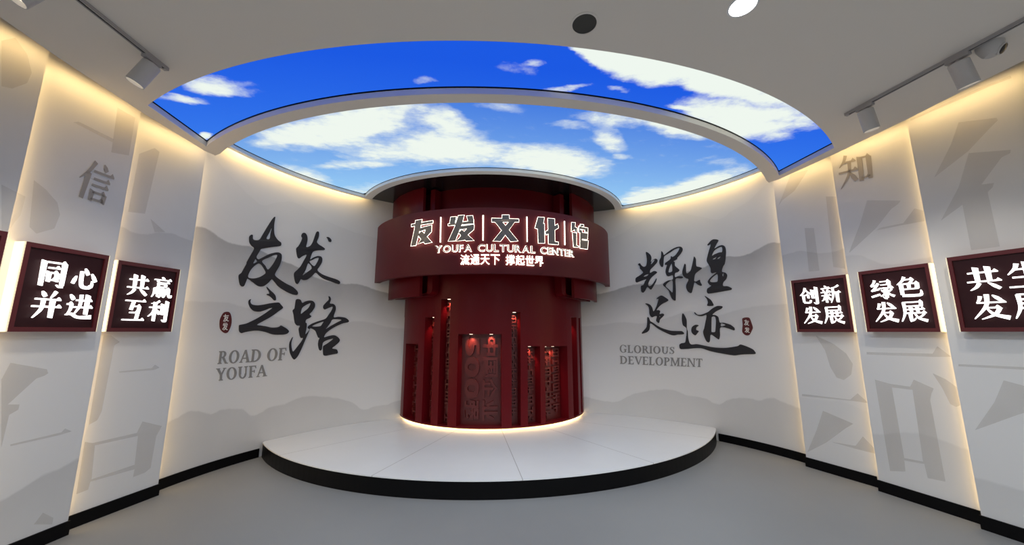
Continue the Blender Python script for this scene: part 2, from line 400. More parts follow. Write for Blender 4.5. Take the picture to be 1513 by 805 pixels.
for side in (-1, 1):
    nm = 'left' if side < 0 else 'right'
    for i, P in enumerate(PL if side < 0 else PR):
        Lw = (P.n0-P.f).length
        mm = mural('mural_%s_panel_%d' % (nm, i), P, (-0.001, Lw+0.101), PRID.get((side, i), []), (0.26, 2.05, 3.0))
        f, q, n = P.f, P.n0, P.n
        poly = [(p.x, p.y) for p in (f, q+P.t*0.10, q+P.t*0.10-n*0.03, f-n*0.035)]
        bm = bmesh.new(); prism(bm, [poly], 0, ZT)
        order = ['nearest the stage', 'second from the stage', 'third from the stage', 'fourth from the stage'][i]
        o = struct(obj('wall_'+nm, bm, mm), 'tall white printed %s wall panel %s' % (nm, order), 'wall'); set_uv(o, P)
        bm = bmesh.new(); e = P.t*0.002
        poly = [(p.x, p.y) for p in (f+n*0.001, q+n*0.001, q+n*0.013, f+n*0.013-P.t*0.01)]
        prism(bm, [poly], 0, 0.1); struct(obj('baseboard_'+nm, bm, 'black'), 'black skirting of the %s wall panel %s' % (nm, order), 'baseboard')
        # warm strip light hidden behind the panel's far edge, washing the next surface
        lp = f-n*0.075-P.t*0.0
        if i < 3: area('panel_edge_strip', lp+Vector((0, 0, 1.75)), (-P.t*1.0+n*0.02), 0.03, 3.3, P_SEAM*(1.0 if side < 0 else 0.65), WARM, up=None).rotation_euler = rotz_frame(P.t-n*0.25).to_euler()
        # cove strip above the panel
        mid = (f+q)/2+n*0.12
        a = area('cove_strip', mid+Vector((0, 0, ZC+0.14)), Vector((0, 0, -1))-n*0.45, Lw*0.98, 0.03, P_COVE*Lw/0.63, WARM, up=P.t)
    # closing walls behind and beside the visitor
    bm = bmesh.new(); box(bm, (side*3.82, 0.85, ZT/2), (0.05, 0, 0), (0, 3.85, 0), (0, 0, ZT/2))
    struct(obj('wall_'+nm, bm, 'white_trim'), 'plain white %s wall behind the printed panels' % nm, 'wall')
bm = bmesh.new(); box(bm, (0, -3.05, ZT/2), (3.9, 0, 0), (0, 0.05, 0), (0, 0, ZT/2)); struct(obj('wall_back', bm, 'white_trim'), 'plain white wall behind the visitor', 'wall')

# cove strips above the curved walls
for side in (-1, 1):
    for i in range(7):
        T = side*(math.radians(75)-math.radians(35)*(i+0.5)/7)
        x, y = ell(0, WALL_C, WALL_R-0.07, T); n = -oval_n(Vector((x, y, 0)), (0, WALL_C)); tg = Vector((-n.y, n.x, 0))
        area('cove_strip', (x, y, ZI+0.12), Vector((0, 0, -1))-n*0.3, 0.36, 0.03, P_COVE_CURVE, WARM, up=tg)

# slab and ceilings
bm = bmesh.new(); box(bm, (0, 2.2, ZT+0.05), (4.3, 0, 0), (0, 5.2, 0), (0, 0, 0.05)); struct(obj('ceiling', bm, 'void'), 'dark slab above the hung ceiling', 'ceiling')
OUT = (0.0, 6.19, 4.176); OSB = (0.0, 6.30, 3.77); BEAM = (0.0, 6.26, 3.62); HX = 3.085
def oy(e, X): return e[1]-math.sqrt(e[2]**2-((X-e[0])/K)**2)
EX = [(3.2, -3.0), (3.2, 1.2), (3.2, 1.97), (3.225, 2.49), (3.215, 3.1), (3.165, 3.75), (3.125, 3.845)]
left = [(-x, y) for x, y in EX]; right = [(x, y) for x, y in reversed(EX)]
bl = [(-3.125+6.25*i/80, oy(BEAM, -3.125+6.25*i/80)) for i in range(1, 80)]
outline = left+bl+right
hole = [(-HX+2*HX*i/80, oy(OUT, -HX+2*HX*i/80)) for i in range(81)]+[(HX-2*HX*i/80, oy(OSB, HX-2*HX*i/80)) for i in range(81)]
bm = bmesh.new(); prism(bm, [outline, hole], ZC, ZT-0.002, 0, 0); struct(obj('ceiling', bm, 'ceiling'), 'white hung ceiling with the arched sky opening', 'ceiling')
# thin white reveal strip round the outer opening
gasket = [(-HX+0.004+2*(HX-0.004)*i/80, oy((0, OUT[1], OUT[2]-0.004), -HX+0.004+2*(HX-0.004)*i/80)) for i in range(81)]+[(HX-0.004-2*(HX-0.004)*i/80, oy((0, OSB[1], OSB[2]+0.005), HX-0.004-2*(HX-0.004)*i/80)) for i in range(81)]
bm = bmesh.new(); prism(bm, [hole, gasket], ZC+0.05, ZC+0.06); struct(obj('trim_3', bm, 'black'), 'thin dark gasket line round the outer sky panel', 'trim')
# inner soffit: rim along the walls and ring round the drum
RIM, RIM2, RNG, RNG2 = WALL_R-0.10, WALL_R-0.15, 1.90, 2.00
RC = (DRUM[0], 6.50); ZV = 3.64
def in_ring(p, r): return ((p[0]-RC[0])/K)**2+(p[1]-RC[1])**2 < r*r
def inner_outline(rim, ring, beam_r):
    arcR = []; t = math.radians(84)
    while True:
        p = ell(0, WALL_C, rim, t)
        if in_ring(p, ring): break
        arcR.append(p); t -= math.radians(0.6)
    arcL = []; t = math.radians(-84)
    while True:
        p = ell(0, WALL_C, rim, t)
        if in_ring(p, ring): break
        arcL.append(p); t += math.radians(0.6)
    aR = math.atan2((arcR[-1][0]-RC[0])/K, arcR[-1][1]-RC[1]); aL = math.atan2((arcL[-1][0]-RC[0])/K, arcL[-1][1]-RC[1])+2*PI
    rg = [ell(RC[0], RC[1], ring, aR+(aL-aR)*i/90) for i in range(1, 90)]
    e = (BEAM[0], BEAM[1], beam_r)
    ok = lambda p: p[1] > oy(e, p[0])+0.01
    arcR = [p for p in arcR if ok(p)]; arcL = [p for p in arcL if ok(p)]
    xr, xl = arcR[0][0], arcL[0][0]
    fr = [(xl+(xr-xl)*i/80, oy(e, xl+(xr-xl)*i/80)) for i in range(81)]
    return fr+arcR+rg+arcL[::-1]
ZRIM = 3.638
o_out = inner_outline(RIM, RNG, 3.615); o_in = inner_outline(RIM2, RNG2, 3.56)
bm = bmesh.new(); prism(bm, [o_out, o_in], ZI, ZV+0.06); struct(obj('trim_1', bm, 'white_trim'), 'white soffit rim round the inner sky opening', 'trim')
gin = inner_outline(RIM2-0.004, RNG2+0.004, 3.555)
bm = bmesh.new(); prism(bm, [o_in, gin], ZI+0.043, ZI+0.05); struct(obj('trim_4', bm, 'black'), 'thin dark gasket line round the inner sky panel', 'trim')
bm = bmesh.new(); prism(bm, [o_in], ZI+0.10, ZI+0.12); 
struct(obj('ceiling', bm, 'void'), 'closed box above the inner sky panel', 'ceiling')
bm = bmesh.new(); prism(bm, [hole], ZC+0.12, ZC+0.14); struct(obj('ceiling', bm, 'void'), 'closed box above the outer sky panel', 'ceiling')

# backlit sky panels
BLOBS = []
def blob(cx, cy, ax, ay, bx, by, k=1.0, z=ZC): BLOBS.append((cx, cy, ax, ay, bx, by, k, z))
# (centre, end of half axis a, end of half axis b) of each printed cloud, then its strength
for q in [((315,129),(372,137),(313,141),.95), ((275,148),(320,153),(274,153),.75), ((300,204),(311,204),(300,210),1),
          ((935,92),(1000,108),(927,117),1.3), ((1042,112),(1110,134),(1030,134),1.3), ((866,80),(892,106),(874,73),.9), ((1130,140),(1182,158),(1120,156),1.0),
          ((1092,178),(1172,191),(1086,202),1.2), ((1006,163),(1030,170),(1005,169),.9), ((1186,178),(1218,186),(1182,192),.7),
          ((837,132),(864,129),(837,137),.75), ((782,92),(798,92),(782,97),.55), ((907,134),(925,136),(906,139),.65), ((629,123),(650,124),(629,128),.45), ((760,100),(785,104),(760,108),.42)]:
    blob(*q[0], *q[1], *q[2], q[3])
for q in [((522,188),(618,166),(526,211),1.2), ((420,199),(470,192),(420,216),.95), ((660,182),(697,188),(661,199),1.0), ((663,220),(735,225),(663,241),1.15), ((570,225),(630,225),(570,240),.8),
          ((815,240),(892,249),(815,258),1.15), ((526,243),(588,240),(526,248),.75), ((455,259),(490,270),(452,267),.85), ((540,283),(630,270),(536,294),.55),
          ((990,182),(1050,201),(983,196),1.1), ((900,176),(938,180),(898,189),.75), ((900,207),(922,214),(896,220),.85), ((914,231),(928,233),(913,236),.65), ((844,184),(874,186),(844,189),.55),
          ((1015,279),(1090,256),(1009,268),1.2), ((952,291),(918,298),(948,280),1.0), ((740,157),(772,160),(740,163),.5), ((505,165),(560,158),(505,172),.6), ((1072,240),(1105,243),(1072,247),.4)]:
    blob(*q[0], *q[1], *q[2], q[3], ZI)

def sky_mat(name, z, top, bot, y0, y1, VEIL):
    m, t, b = nt(name); L = t.links
    g = t.nodes.new('ShaderNodeTexCoord')
    def math_(op, a, b_=None, clamp=False):
        q = t.nodes.new('ShaderNodeMath'); q.operation = op; q.use_clamp = clamp
        for i, v in enumerate((a, b_)):
            if v is None: continue
            if isinstance(v, (int, float)): q.inputs[i].default_value = v
            else: L.new(v, q.inputs[i])
        return q.outputs[0]
    mp = t.nodes.new('ShaderNodeMapping'); mp.inputs['Scale'].default_value = (1, 1.5, 1); L.new(g.outputs['Object'], mp.inputs['Vector'])
    def noise(sc, det, rough=0.55):
        n = t.nodes.new('ShaderNodeTexNoise'); n.inputs['Scale'].default_value = sc; n.inputs['Detail'].default_value = det; n.inputs['Roughness'].default_value = rough
        L.new(mp.outputs[0], n.inputs['Vector']); return n
    nw = noise(1.6, 6, 0.6)
    v = t.nodes.new('ShaderNodeVectorMath'); v.operation = 'MULTIPLY_ADD'; L.new(nw.outputs['Color'], v.inputs[0]); v.inputs[1].default_value = (0.42, 0.30, 0); v.inputs[2].default_value = (-0.21, -0.15, 0)
    w = t.nodes.new('ShaderNodeVectorMath'); w.operation = 'ADD'; L.new(g.outputs['Object'], w.inputs[0]); L.new(v.outputs[0], w.inputs[1])
    tot = None
    for cx, cy, ax, ay, bx, by, k, zz in BLOBS:
        if zz != z: continue
        zz = z+0.055; c = on_level(cx, cy, zz); a = on_level(ax, ay, zz)-c; bb = on_level(bx, by, zz)-c
        det = a.x*bb.y-a.y*bb.x
        if abs(det) < 1e-6: continue
        # inverse of the 2x2 whose columns are the half axes
        r1 = Vector((bb.y/det, -bb.x/det, 0)); r2 = Vector((-a.y/det, a.x/det, 0))
        sb = t.nodes.new('ShaderNodeVectorMath'); sb.operation = 'SUBTRACT'; L.new(w.outputs[0], sb.inputs[0]); sb.inputs[1].default_value = (c.x, c.y, 0)
        ds = []
        for r in (r1, r2):
            d = t.nodes.new('ShaderNodeVectorMath'); d.operation = 'DOT_PRODUCT'; L.new(sb.outputs[0], d.inputs[0]); d.inputs[1].default_value = r
            ds.append(math_('MULTIPLY', d.outputs['Value'], d.outputs['Value']))
        dist = math_('ADD', ds[0], ds[1])
        val = math_('MULTIPLY', math_('SUBTRACT', 1.0, math_('MULTIPLY', dist, 0.5), True), k)
        tot = val if tot is None else math_('ADD', math_('MAXIMUM', tot, val), math_('MULTIPLY', math_('MINIMUM', tot, val), 0.25))
    nf = noise(5.0, 8, 0.62)
    dens = math_('ADD', tot, math_('MULTIPLY', math_('SUBTRACT', nf.outputs['Fac'], 0.52), 1.15))
    mr = t.nodes.new('ShaderNodeMapRange'); mr.interpolation_type = 'SMOOTHSTEP'; mr.inputs['From Min'].default_value = 0.20; mr.inputs['From Max'].default_value = 0.95
    L.new(dens, mr.inputs['Value'])
    vl = t.nodes.new('ShaderNodeMapRange'); vl.interpolation_type = 'SMOOTHSTEP'; vl.inputs['From Min'].default_value = VEIL; vl.inputs['From Max'].default_value = 0.70; vl.inputs['To Max'].default_value = 0.5
    L.new(dens, vl.inputs['Value']); cloud = math_('MAXIMUM', mr.outputs[0], vl.outputs[0])
    sp = t.nodes.new('ShaderNodeSeparateXYZ'); L.new(g.outputs['Object'], sp.inputs[0])
    yr = t.nodes.new('ShaderNodeMapRange'); yr.inputs['From Min'].default_value = y0; yr.inputs['From Max'].default_value = y1; L.new(sp.outputs[1], yr.inputs['Value'])
    bl = t.nodes.new('ShaderNodeMix'); bl.data_type = 'RGBA'; bl.inputs['A'].default_value = (*top, 1); bl.inputs['B'].default_value = (*bot, 1); L.new(yr.outputs[0], bl.inputs['Factor'])
    wh = t.nodes.new('ShaderNodeMix'); wh.data_type = 'RGBA'; L.new(bl.outputs['Result'], wh.inputs['A']); wh.inputs['B'].default_value = (0.86, 0.93, 0.86, 1)
    L.new(cloud, wh.inputs['Factor'])
    b.inputs['Base Color'].default_value = (0.01, 0.01, 0.01, 1); b.inputs['Roughness'].default_value = 0.8; b.inputs['Specular IOR Level'].default_value = 0.0
    L.new(wh.outputs['Result'], b.inputs['Emission Color']); b.inputs['Emission Strength'].default_value = SKY_GAIN
    return m
M['sky_out'] = sky_mat('sky_print_outer', ZC, (0.009, 0.098, 0.76), (0.035, 0.19, 0.84), 2.3, 3.6, 0.16)
M['sky_in'] = sky_mat('sky_print_inner', ZI, (0.05, 0.19, 0.74), (0.30, 0.58, 0.90), 3.0, 5.4, 0.02)
bm = bmesh.new(); prism(bm, [[(x*0.9995, y) for x, y in hole]], ZC+0.06, ZC+0.09)
tag(obj('sky_light_panel', bm, 'sky_out'), 'backlit blue sky panel in the outer arched ceiling opening, nearer the visitor', 'light panel')
bm = bmesh.new(); prism(bm, [o_in], ZI+0.05, ZI+0.08)
tag(obj('sky_light_panel', bm, 'sky_in'), 'backlit cloudy sky panel in the inner ceiling opening above the red drum', 'light panel')
# flat glossy black ceiling of the round void, down onto which the red drum rises
bm = bmesh.new(); prism(bm, [[ell(RC[0], RC[1], RNG+0.03, 2*PI*i/120) for i in range(120)]], ZV, ZV+0.03)
struct(obj('ceiling', bm, 'gloss_black'), 'glossy black ceiling of the round recess above the red drum', 'ceiling')
# ================================================================== LETTERING TOOLS
def font_shape(ch, bold=0.0):
    """outline of one character of the program's own font: (points, triangles, border edges, box)"""
    cu = bpy.data.curves.new('tmp_text', 'FONT'); cu.body = ch; cu.fill_mode = 'FRONT'; cu.offset = bold; cu.resolution_u = 4
    o = bpy.data.objects.new('tmp_text', cu); C.objects.link(o)
    dg = bpy.context.evaluated_depsgraph_get(); dg.update()
    me = bpy.data.meshes.new_from_object(o.evaluated_get(dg))
    bm = bmesh.new(); bm.from_mesh(me); bmesh.ops.remove_doubles(bm, verts=bm.verts[:], dist=1e-5); bm.verts.index_update()
    pts = [(v.co.x, v.co.y) for v in bm.verts]; tr = [[v.index for v in f.verts] for f in bm.faces]
    ed = [(e.verts[0].index, e.verts[1].index) for e in bm.edges if len(e.link_faces) == 1]
    bm.free(); bpy.data.objects.remove(o); bpy.data.curves.remove(cu); bpy.data.meshes.remove(me)
    xs = [p[0] for p in pts]; ys = [p[1] for p in pts]
    return pts, tr, ed, (min(xs), min(ys), max(xs), max(ys))
_fc = {}
def font_solid(bm, ch, fn, d0, d1, bold=0.0, mi=0, mis=0):
    """fn(u, v, d): u, v run 0..1 over the glyph's own box (v up)"""
    if (ch, bold) not in _fc: _fc[(ch, bold)] = font_shape(ch, bold)
    pts, tr, ed, (x0, y0, x1, y1) = _fc[(ch, bold)]
    fr = [bm.verts.new(fn((x-x0)/(x1-x0), (y-y0)/(y1-y0), d1)) for x, y in pts]
    bk = [bm.verts.new(fn((x-x0)/(x1-x0), (y-y0)/(y1-y0), d0)) for x, y in pts]
    for t in tr:
        try: bm.faces.new([fr[i] for i in t]).material_index = mi
        except ValueError: pass
    for a, b in ed:
        try: bm.faces.new((fr[a], fr[b], bk[b], bk[a])).material_index = mis
        except ValueError: pass
def outset(q, d):
    area_ = sum(q[i-1][0]*q[i][1]-q[i][0]*q[i-1][1] for i in range(len(q))); sg = 1 if area_ > 0 else -1; big = []
    for i in range(len(q)):
        a, b_, c_ = q[i-1], q[i], q[(i+1) % len(q)]
        n1 = Vector((b_[1]-a[1], a[0]-b_[0])).normalized()*sg; n2 = Vector((c_[1]-b_[1], b_[0]-c_[0])).normalized()*sg
        m_ = (n1+n2); m_ = m_/max(m_.length_squared*0.5, 0.8); big.append((b_[0]+m_.x*d, b_[1]+m_.y*d))
    return big
# brush strokes of heavy serif Chinese type, drawn in a 100 x 100 box, y down
def stroke_outline(pts, ws, n=5):
    P = []; W = []
    if len(pts) > 2:
        for i in range(len(pts)-1):
            p0 = pts[max(i-1, 0)]; p1 = pts[i]; p2 = pts[i+1]; p3 = pts[min(i+2, len(pts)-1)]
            for k in range(n):
                u = k/n
                P.append(tuple(0.5*(2*b+(c-a)*u+(2*a-5*b+4*c-d)*u*u+(3*b-a-3*c+d)*u**3) for a, b, c, d in zip(p0, p1, p2, p3)))
                W.append(ws[i]+(ws[i+1]-ws[i])*u)
        P.append(pts[-1]); W.append(ws[-1])
    else: P, W = list(pts), list(ws)
    L, R = [], []
    for i, p in enumerate(P):
        a = P[max(i-1, 0)]; b = P[min(i+1, len(P)-1)]; dx, dy = b[0]-a[0], b[1]-a[1]; l = math.hypot(dx, dy) or 1
        nx, ny = -dy/l*W[i]/2, dx/l*W[i]/2; L.append((p[0]+nx, p[1]+ny)); R.append((p[0]-nx, p[1]-ny))
    return L+R[::-1]
def H(x0, x1, y, t=7):
    t *= 0.85
    return [(x0, y-t/2), (x1-13, y-t/2), (x1-8, y-t/2-7), (x1, y-1), (x1, y+t/2), (x0, y+t/2)]
def V(x, y0, y1, t=15):
    t *= 0.84
    return [(x-t/2-3, y0-4), (x+t/2+1, y0+1), (x+t/2, y1), (x-t/2, y1-2)]
def PIE(*p, w=15):
    w *= 0.84
    return stroke_outline(p, [w]+[w*0.75]*(len(p)-2)+[2])
def NA(*p, w=18):
    w *= 0.88
    return stroke_outline(p, [3]+[w*0.6]*(len(p)-2)+[w])
def DOT(x0, y0, x1, y1, w=16):
    w *= 0.9
    return stroke_outline([(x0, y0), ((x0+x1)/2, (y0+y1)/2), (x1, y1)], [3, w*0.8, w*0.7])
def LN(*p, w=7): return stroke_outline(p, [w]*len(p), 3)
SERIF = {
'同': [V(16,8,98), H(16,88,10), V(84,10,92), PIE((88,96),(76,97),(66,90),w=10), H(32,70,30), V(37,46,82,13), H(37,66,48), V(64,48,80,13), H(37,64,74)],
'心': [DOT(18,48,8,78), LN((36,28),(38,70),(46,88),(68,90),(76,82),w=12), PIE((76,88),(80,76),(78,62),w=13), DOT(46,16,60,40), DOT(74,34,92,64)],
'并': [DOT(28,4,40,22), PIE((72,2),(66,14),(58,26),w=13), H(10,92,32), H(4,97,58), PIE((36,32),(34,66),(12,98)), V(67,32,98)],
'进': [DOT(10,8,24,26), H(4,24,44), PIE((20,44),(18,64),(8,84),w=12), NA((4,84),(24,80),(50,92),(98,90)), H(34,92,28), H(30,98,54), PIE((50,6),(50,48),(34,80),w=13), V(76,8,82)],
'共': [H(8,92,26), V(33,6,62), V(66,6,62), H(3,97,62), PIE((36,68),(26,84),(8,96),w=14), DOT(60,68,90,94)],
'赢': [DOT(44,0,56,10,12), H(8,92,14,6), V(26,15,26,10), H(26,84,27,6), V(30,34,48,9), H(30,70,35,5), V(68,35,48,9), H(30,70,47,5),
      PIE((12,54),(12,80),(4,98),w=9), H(12,32,55,5), V(30,55,96,9), H(12,30,68,4), H(12,30,80,4), V(40,56,82,8), H(40,60,56,5), V(59,56,82,8), LN((50,60),(50,80),(38,98),w=7), DOT(52,82,62,96,10), PIE((70,56),(70,80),(62,98),w=9), H(70,88,56,5), LN((86,56),(87,88),(98,94),(98,84),w=9), DOT(74,66,82,80,9)],
'互': [H(6,94,10), LN((42,12),(34,50),w=13), H(34,74,34), LN((70,34),(62,92),w=13), H(30,68,62), H(3,97,94)],
'利': [PIE((48,3),(34,12),(10,16),w=11), H(3,56,34), V(30,12,98), PIE((28,38),(20,60),(2,76),w=12), DOT(36,42,54,64), V(67,18,68), V(88,4,96), PIE((92,96),(80,98),(70,90),w=10)],
'创': [PIE((30,2),(20,28),(0,46),w=13), NA((30,6),(40,26),(60,40),w=13), H(16,46,46,6), V(44,46,66,11), V(18,46,88,12), LN((18,88),(50,90),(54,76),w=9), V(68,18,68), V(89,4,96), PIE((93,96),(80,98),(72,90),w=10)],
'新': [DOT(22,0,32,12,12), H(3,50,16,6), DOT(12,22,18,34,10), DOT(38,20,32,34,10), H(1,53,38,6), H(3,51,56,6), V(27,40,97,12), PIE((20,58),(14,76),(2,86),w=11), DOT(34,62,48,82,12), PIE((92,4),(78,12),(62,16),w=11), PIE((62,14),(62,56),(48,98),w=14), H(62,99,42), V(82,42,98)],
'发': [PIE((30,8),(26,22),(18,34),w=13), H(18,96,34), PIE((48,2),(42,46),(4,96),w=16), H(38,80,54), PIE((78,54),(62,80),(24,98),w=15), NA((42,56),(60,80),(98,94)), DOT(64,6,84,26)],
'展': [H(14,90,10), V(84,10,28,12), H(16,88,28), PIE((17,10),(17,58),(1,98),w=14), H(24,94,43), V(43,34,58,11), V(68,34,58,11), H(14,98,60), V(38,60,94,12), PIE((34,96),(48,92),(58,82),w=10), PIE((90,64),(78,76),(64,80),w=9), NA((54,62),(68,84),(98,96),w=15)],
'绿': [PIE((24,3),(18,18),(4,30),w=12), LN((6,32),(28,30),w=8), PIE((38,20),(22,42),(4,56),w=12), LN((6,56),(38,50),w=8), LN((3,86),(40,76),w=9), H(46,88,13,6), V(84,13,44,12), H(48,84,29,5), H(40,99,46,7), V(68,46,94), PIE((68,98),(60,96),(52,88),w=9), DOT(48,54,60,66,12), PIE((62,72),(54,80),(42,86),w=10), PIE((92,52),(82,62),(72,66),w=9), NA((72,62),(82,78),(99,88),w=13)],
'色': [PIE((36,1),(26,20),(4,36),w=14), H(32,70,15), PIE((68,15),(60,26),(48,34),w=12), H(18,88,35), V(82,35,60), V(50,35,60,12), H(18,84,60), V(20,34,88), LN((20,90),(84,92),(92,84),w=12), PIE((90,92),(94,80),(93,68),w=12)],
'生': [PIE((30,6),(24,24),(4,46)), H(24,92,28), H(14,88,58), H(2,98,94), V(53,4,94)],
'信': [PIE((34,1),(22,28),(2,52),w=16), V(25,32,99,15), DOT(60,0,74,16), H(36,99,24), H(42,92,42), H(42,92,58), V(50,72,99,13), H(50,88,75), V(86,75,99,13), H(50,88,93)],
'知': [PIE((24,3),(18,20),(4,36),w=13), H(18,52,24), H(1,56,52), PIE((33,24),(30,60),(4,98),w=14), DOT(32,56,50,86,18), V(64,18,94), H(64,94,20), V(90,20,94), H(64,92,84)],
}
# roman serif capitals, 100 high, y down: (advance, outlines)
def RST(x, w=15, y0=0, y1=100, top=True, bot=True, s=7):
    o = [[(x, y0), (x+w, y0), (x+w, y1), (x, y1)]]
    if top: o.append([(x-s, y0), (x+w+s, y0), (x+w+s, y0+4), (x+w, y0+8), (x, y0+8), (x-s, y0+4)])
    if bot: o.append([(x-s, y1-4), (x, y1-8), (x+w, y1-8), (x+w+s, y1-4), (x+w+s, y1), (x-s, y1)])
    return o
def RBAR(x0, x1, y, t=6, up=0, dn=0):
    o = [[(x0, y-t/2), (x1, y-t/2), (x1, y+t/2), (x0, y+t/2)]]
    if up: o.append([(x1-3, y+t/2), (x1-9, y+t/2), (x1, y-up), (x1+2, y-up)])
    if dn: o.append([(x1-9, y-t/2), (x1-3, y-t/2), (x1+2, y+dn), (x1, y+dn)])
    return o
def RARC(cx, cy, rx, ry, a0, a1, tv, th, n=20):
    o, i = [], []
    for k in range(n+1):
        a = math.radians(a0+(a1-a0)*k/n); o.append((cx+rx*math.cos(a), cy+ry*math.sin(a))); i.append((cx+(rx-tv)*math.cos(a), cy+(ry-th)*math.sin(a)))
    return [o+i[::-1]]
def RDG(x0, y0, x1, y1, w): return [[(x0, y0), (x0+w, y0), (x1+w, y1), (x1, y1)]]
def RFT(x0, x1, y, up=False): return [[(x0, y), (x1, y), (x1, y-4), (x0, y-4)]] if not up else [[(x0, y), (x1, y), (x1, y+4), (x0, y+4)]]
ROMAN = {
'I': (34, RST(9)), 'L': (62, RST(9)+RBAR(9,56,97,6,up=24)), 'E': (64, RST(9)+RBAR(9,56,3,6,dn=18)+RBAR(9,46,48,6)+RBAR(9,58,97,6,up=22)),
'F': (60, RST(9)+RBAR(9,56,3,6,dn=20)+RBAR(9,46,48,6)+[[(44,38),(47,38),(47,60),(44,60)]]),
'T': (70, RST(27, top=False)+RBAR(5,64,3,6,dn=20)+[[(4,0),(12,0),(6,24),(4,24)]]),
'D': (82, RST(9)+RARC(30,50,46,50,-90,90,16,7)+[[(14,0),(32,0),(32,7),(14,7)],[(14,93),(32,93),(32,100),(14,100)]]),
'O': (86, RARC(43,50,40,53,0,360,19,8,36)),
'P': (66, RST(9)+RARC(32,27,27,27,-90,90,14,6)+[[(14,0),(33,0),(33,6),(14,6)],[(14,48),(33,48),(33,54),(14,54)]]),
'R': (76, RST(9)+RARC(32,26,26,26,-90,90,14,6)+[[(14,0),(33,0),(33,6),(14,6)],[(14,46),(33,46),(33,52),(14,52)]]+[[(30,50),(46,48),(70,94),(80,96),(80,100),(60,100)]]),
'A': (80, [[(34,0),(44,0),(12,98),(6,98)],[(34,0),(44,0),(76,98),(58,98)],[(20,64),(58,64),(58,70),(20,70)]]+RFT(0,22,100)+RFT(50,82,100)),
'V': (78, [[(4,2),(22,2),(46,100),(38,100)],[(68,2),(74,2),(46,100),(38,100)]]+RFT(0,28,0,True)+RFT(58,80,0,True)),
'Y': (74, [[(4,2),(22,2),(46,54),(30,54)],[(62,2),(69,2),(45,54),(36,54)]]+RFT(0,28,0,True)+RFT(54,76,0,True)+RST(30,15,50,100,top=False)),
'U': (82, RST(11,15,0,66,bot=False)+RST(62,7,0,66,bot=False,s=9)+RARC(40,62,29,40,0,180,12,8)),
'G': (84, RARC(43,50,39,52,50,318,17,6,30)+RST(58,14,54,92,bot=False)+[[(66,8),(72,4),(74,30),(70,30)]]),
'S': (58, [stroke_outline([(48,14),(28,3),(12,20),(24,40),(42,58),(46,80),(28,97),(8,84)],[4,6,13,16,16,13,6,4],6),[(46,4),(51,2),(52,28),(48,28)],[(5,72),(8,72),(10,97),(5,97)]]),
'M': (102, RST(9,7,s=9)+RST(76,15)+[[(9,0),(24,0),(52,88),(46,98)],[(76,0),(84,0),(52,98),(46,98)]]),
'N': (88, RST(9,7,s=9)+RST(70,7,s=9)+[[(7,0),(24,0),(77,100),(68,100)]]),
}
def bil(q, u, v):                        # u right, v down over an image-pixel quad TL, TR, BR, BL
    (a, b, c, d) = q
    return tuple(a[i]*(1-u)*(1-v)+b[i]*u*(1-v)+c[i]*u*v+d[i]*(1-u)*v for i in (0, 1))

# ================================================================== THE RED DRUM
rd = thing('display_drum', 'dark red lacquered round pavilion with lit sign band and glowing niches on the white stage', 'display', (DRUM[0], DRUM[1], ZP))
RB, RI, ZB, ZD = 1.347, 1.215, ZP+0.036, ZV-0.001
DB = Drum(RB)
NICHE = [(594.0, 598.0, 469), (599.8, 618.0, 508), (628.5, 641.5, 468.5), (652.0, 666.0, 441.5), (677.0, 741.5, 493.5), (756.0, 769.0, 461), (779.5, 798.0, 511.5), (805.0, 838.0, 511.5), (844.0, 851.5, 468.5), (854.6, 857.0, 469.5)]
ops = []
for x0, x1, yt in NICHE:
    a0, a1 = DB.ang(x0, yt) % (2*PI), DB.ang(x1, yt) % (2*PI); zt = DB.at((x0+x1)/2, yt).z
    ops.append((a0, a1, zt))
ops.sort(key=lambda o: o[0])             # angles fall from left to right
bm = bmesh.new(); TA, TB = math.radians(82), math.radians(278); cur = TA; RO = RB-0.035
for a0, a1, zt in [(min(a, b), max(a, b), z) for a, b, z in ops]:
    if a0 > cur: shell(bm, DRUM, RI-0.01, RB, cur, a0, ZB, ZD, max(2, int((a0-cur)/0.03)))
    shell(bm, DRUM, RI-0.01, RB, a0, a1, zt, ZD, max(2, int((a1-a0)/0.03)))
    shell(bm, DRUM, RI-0.01, RB, a0, a1, ZB, ZB+0.022, max(2, int((a1-a0)/0.03)))
    cur = max(cur, a1)
shell(bm, DRUM, RI-0.01, RB, cur, TB, ZB, ZD, 12)
obj('drum_shell', bm, 'red', rd, smooth=True)
bm = bmesh.new(); shell(bm, DRUM, RI-0.08, RI, TA, TB, ZB, ZD-0.01, 120); obj('niche_back', bm, 'relief', rd, smooth=True)
bm = bmesh.new(); shell(bm, DRUM, RB-0.10, RB-0.05, TA, TB, ZB-0.005, ZB-0.0005, 120); obj('light_strip', bm, 'led_warm', rd, smooth=True)['label'] = 'warm glowing light strip'
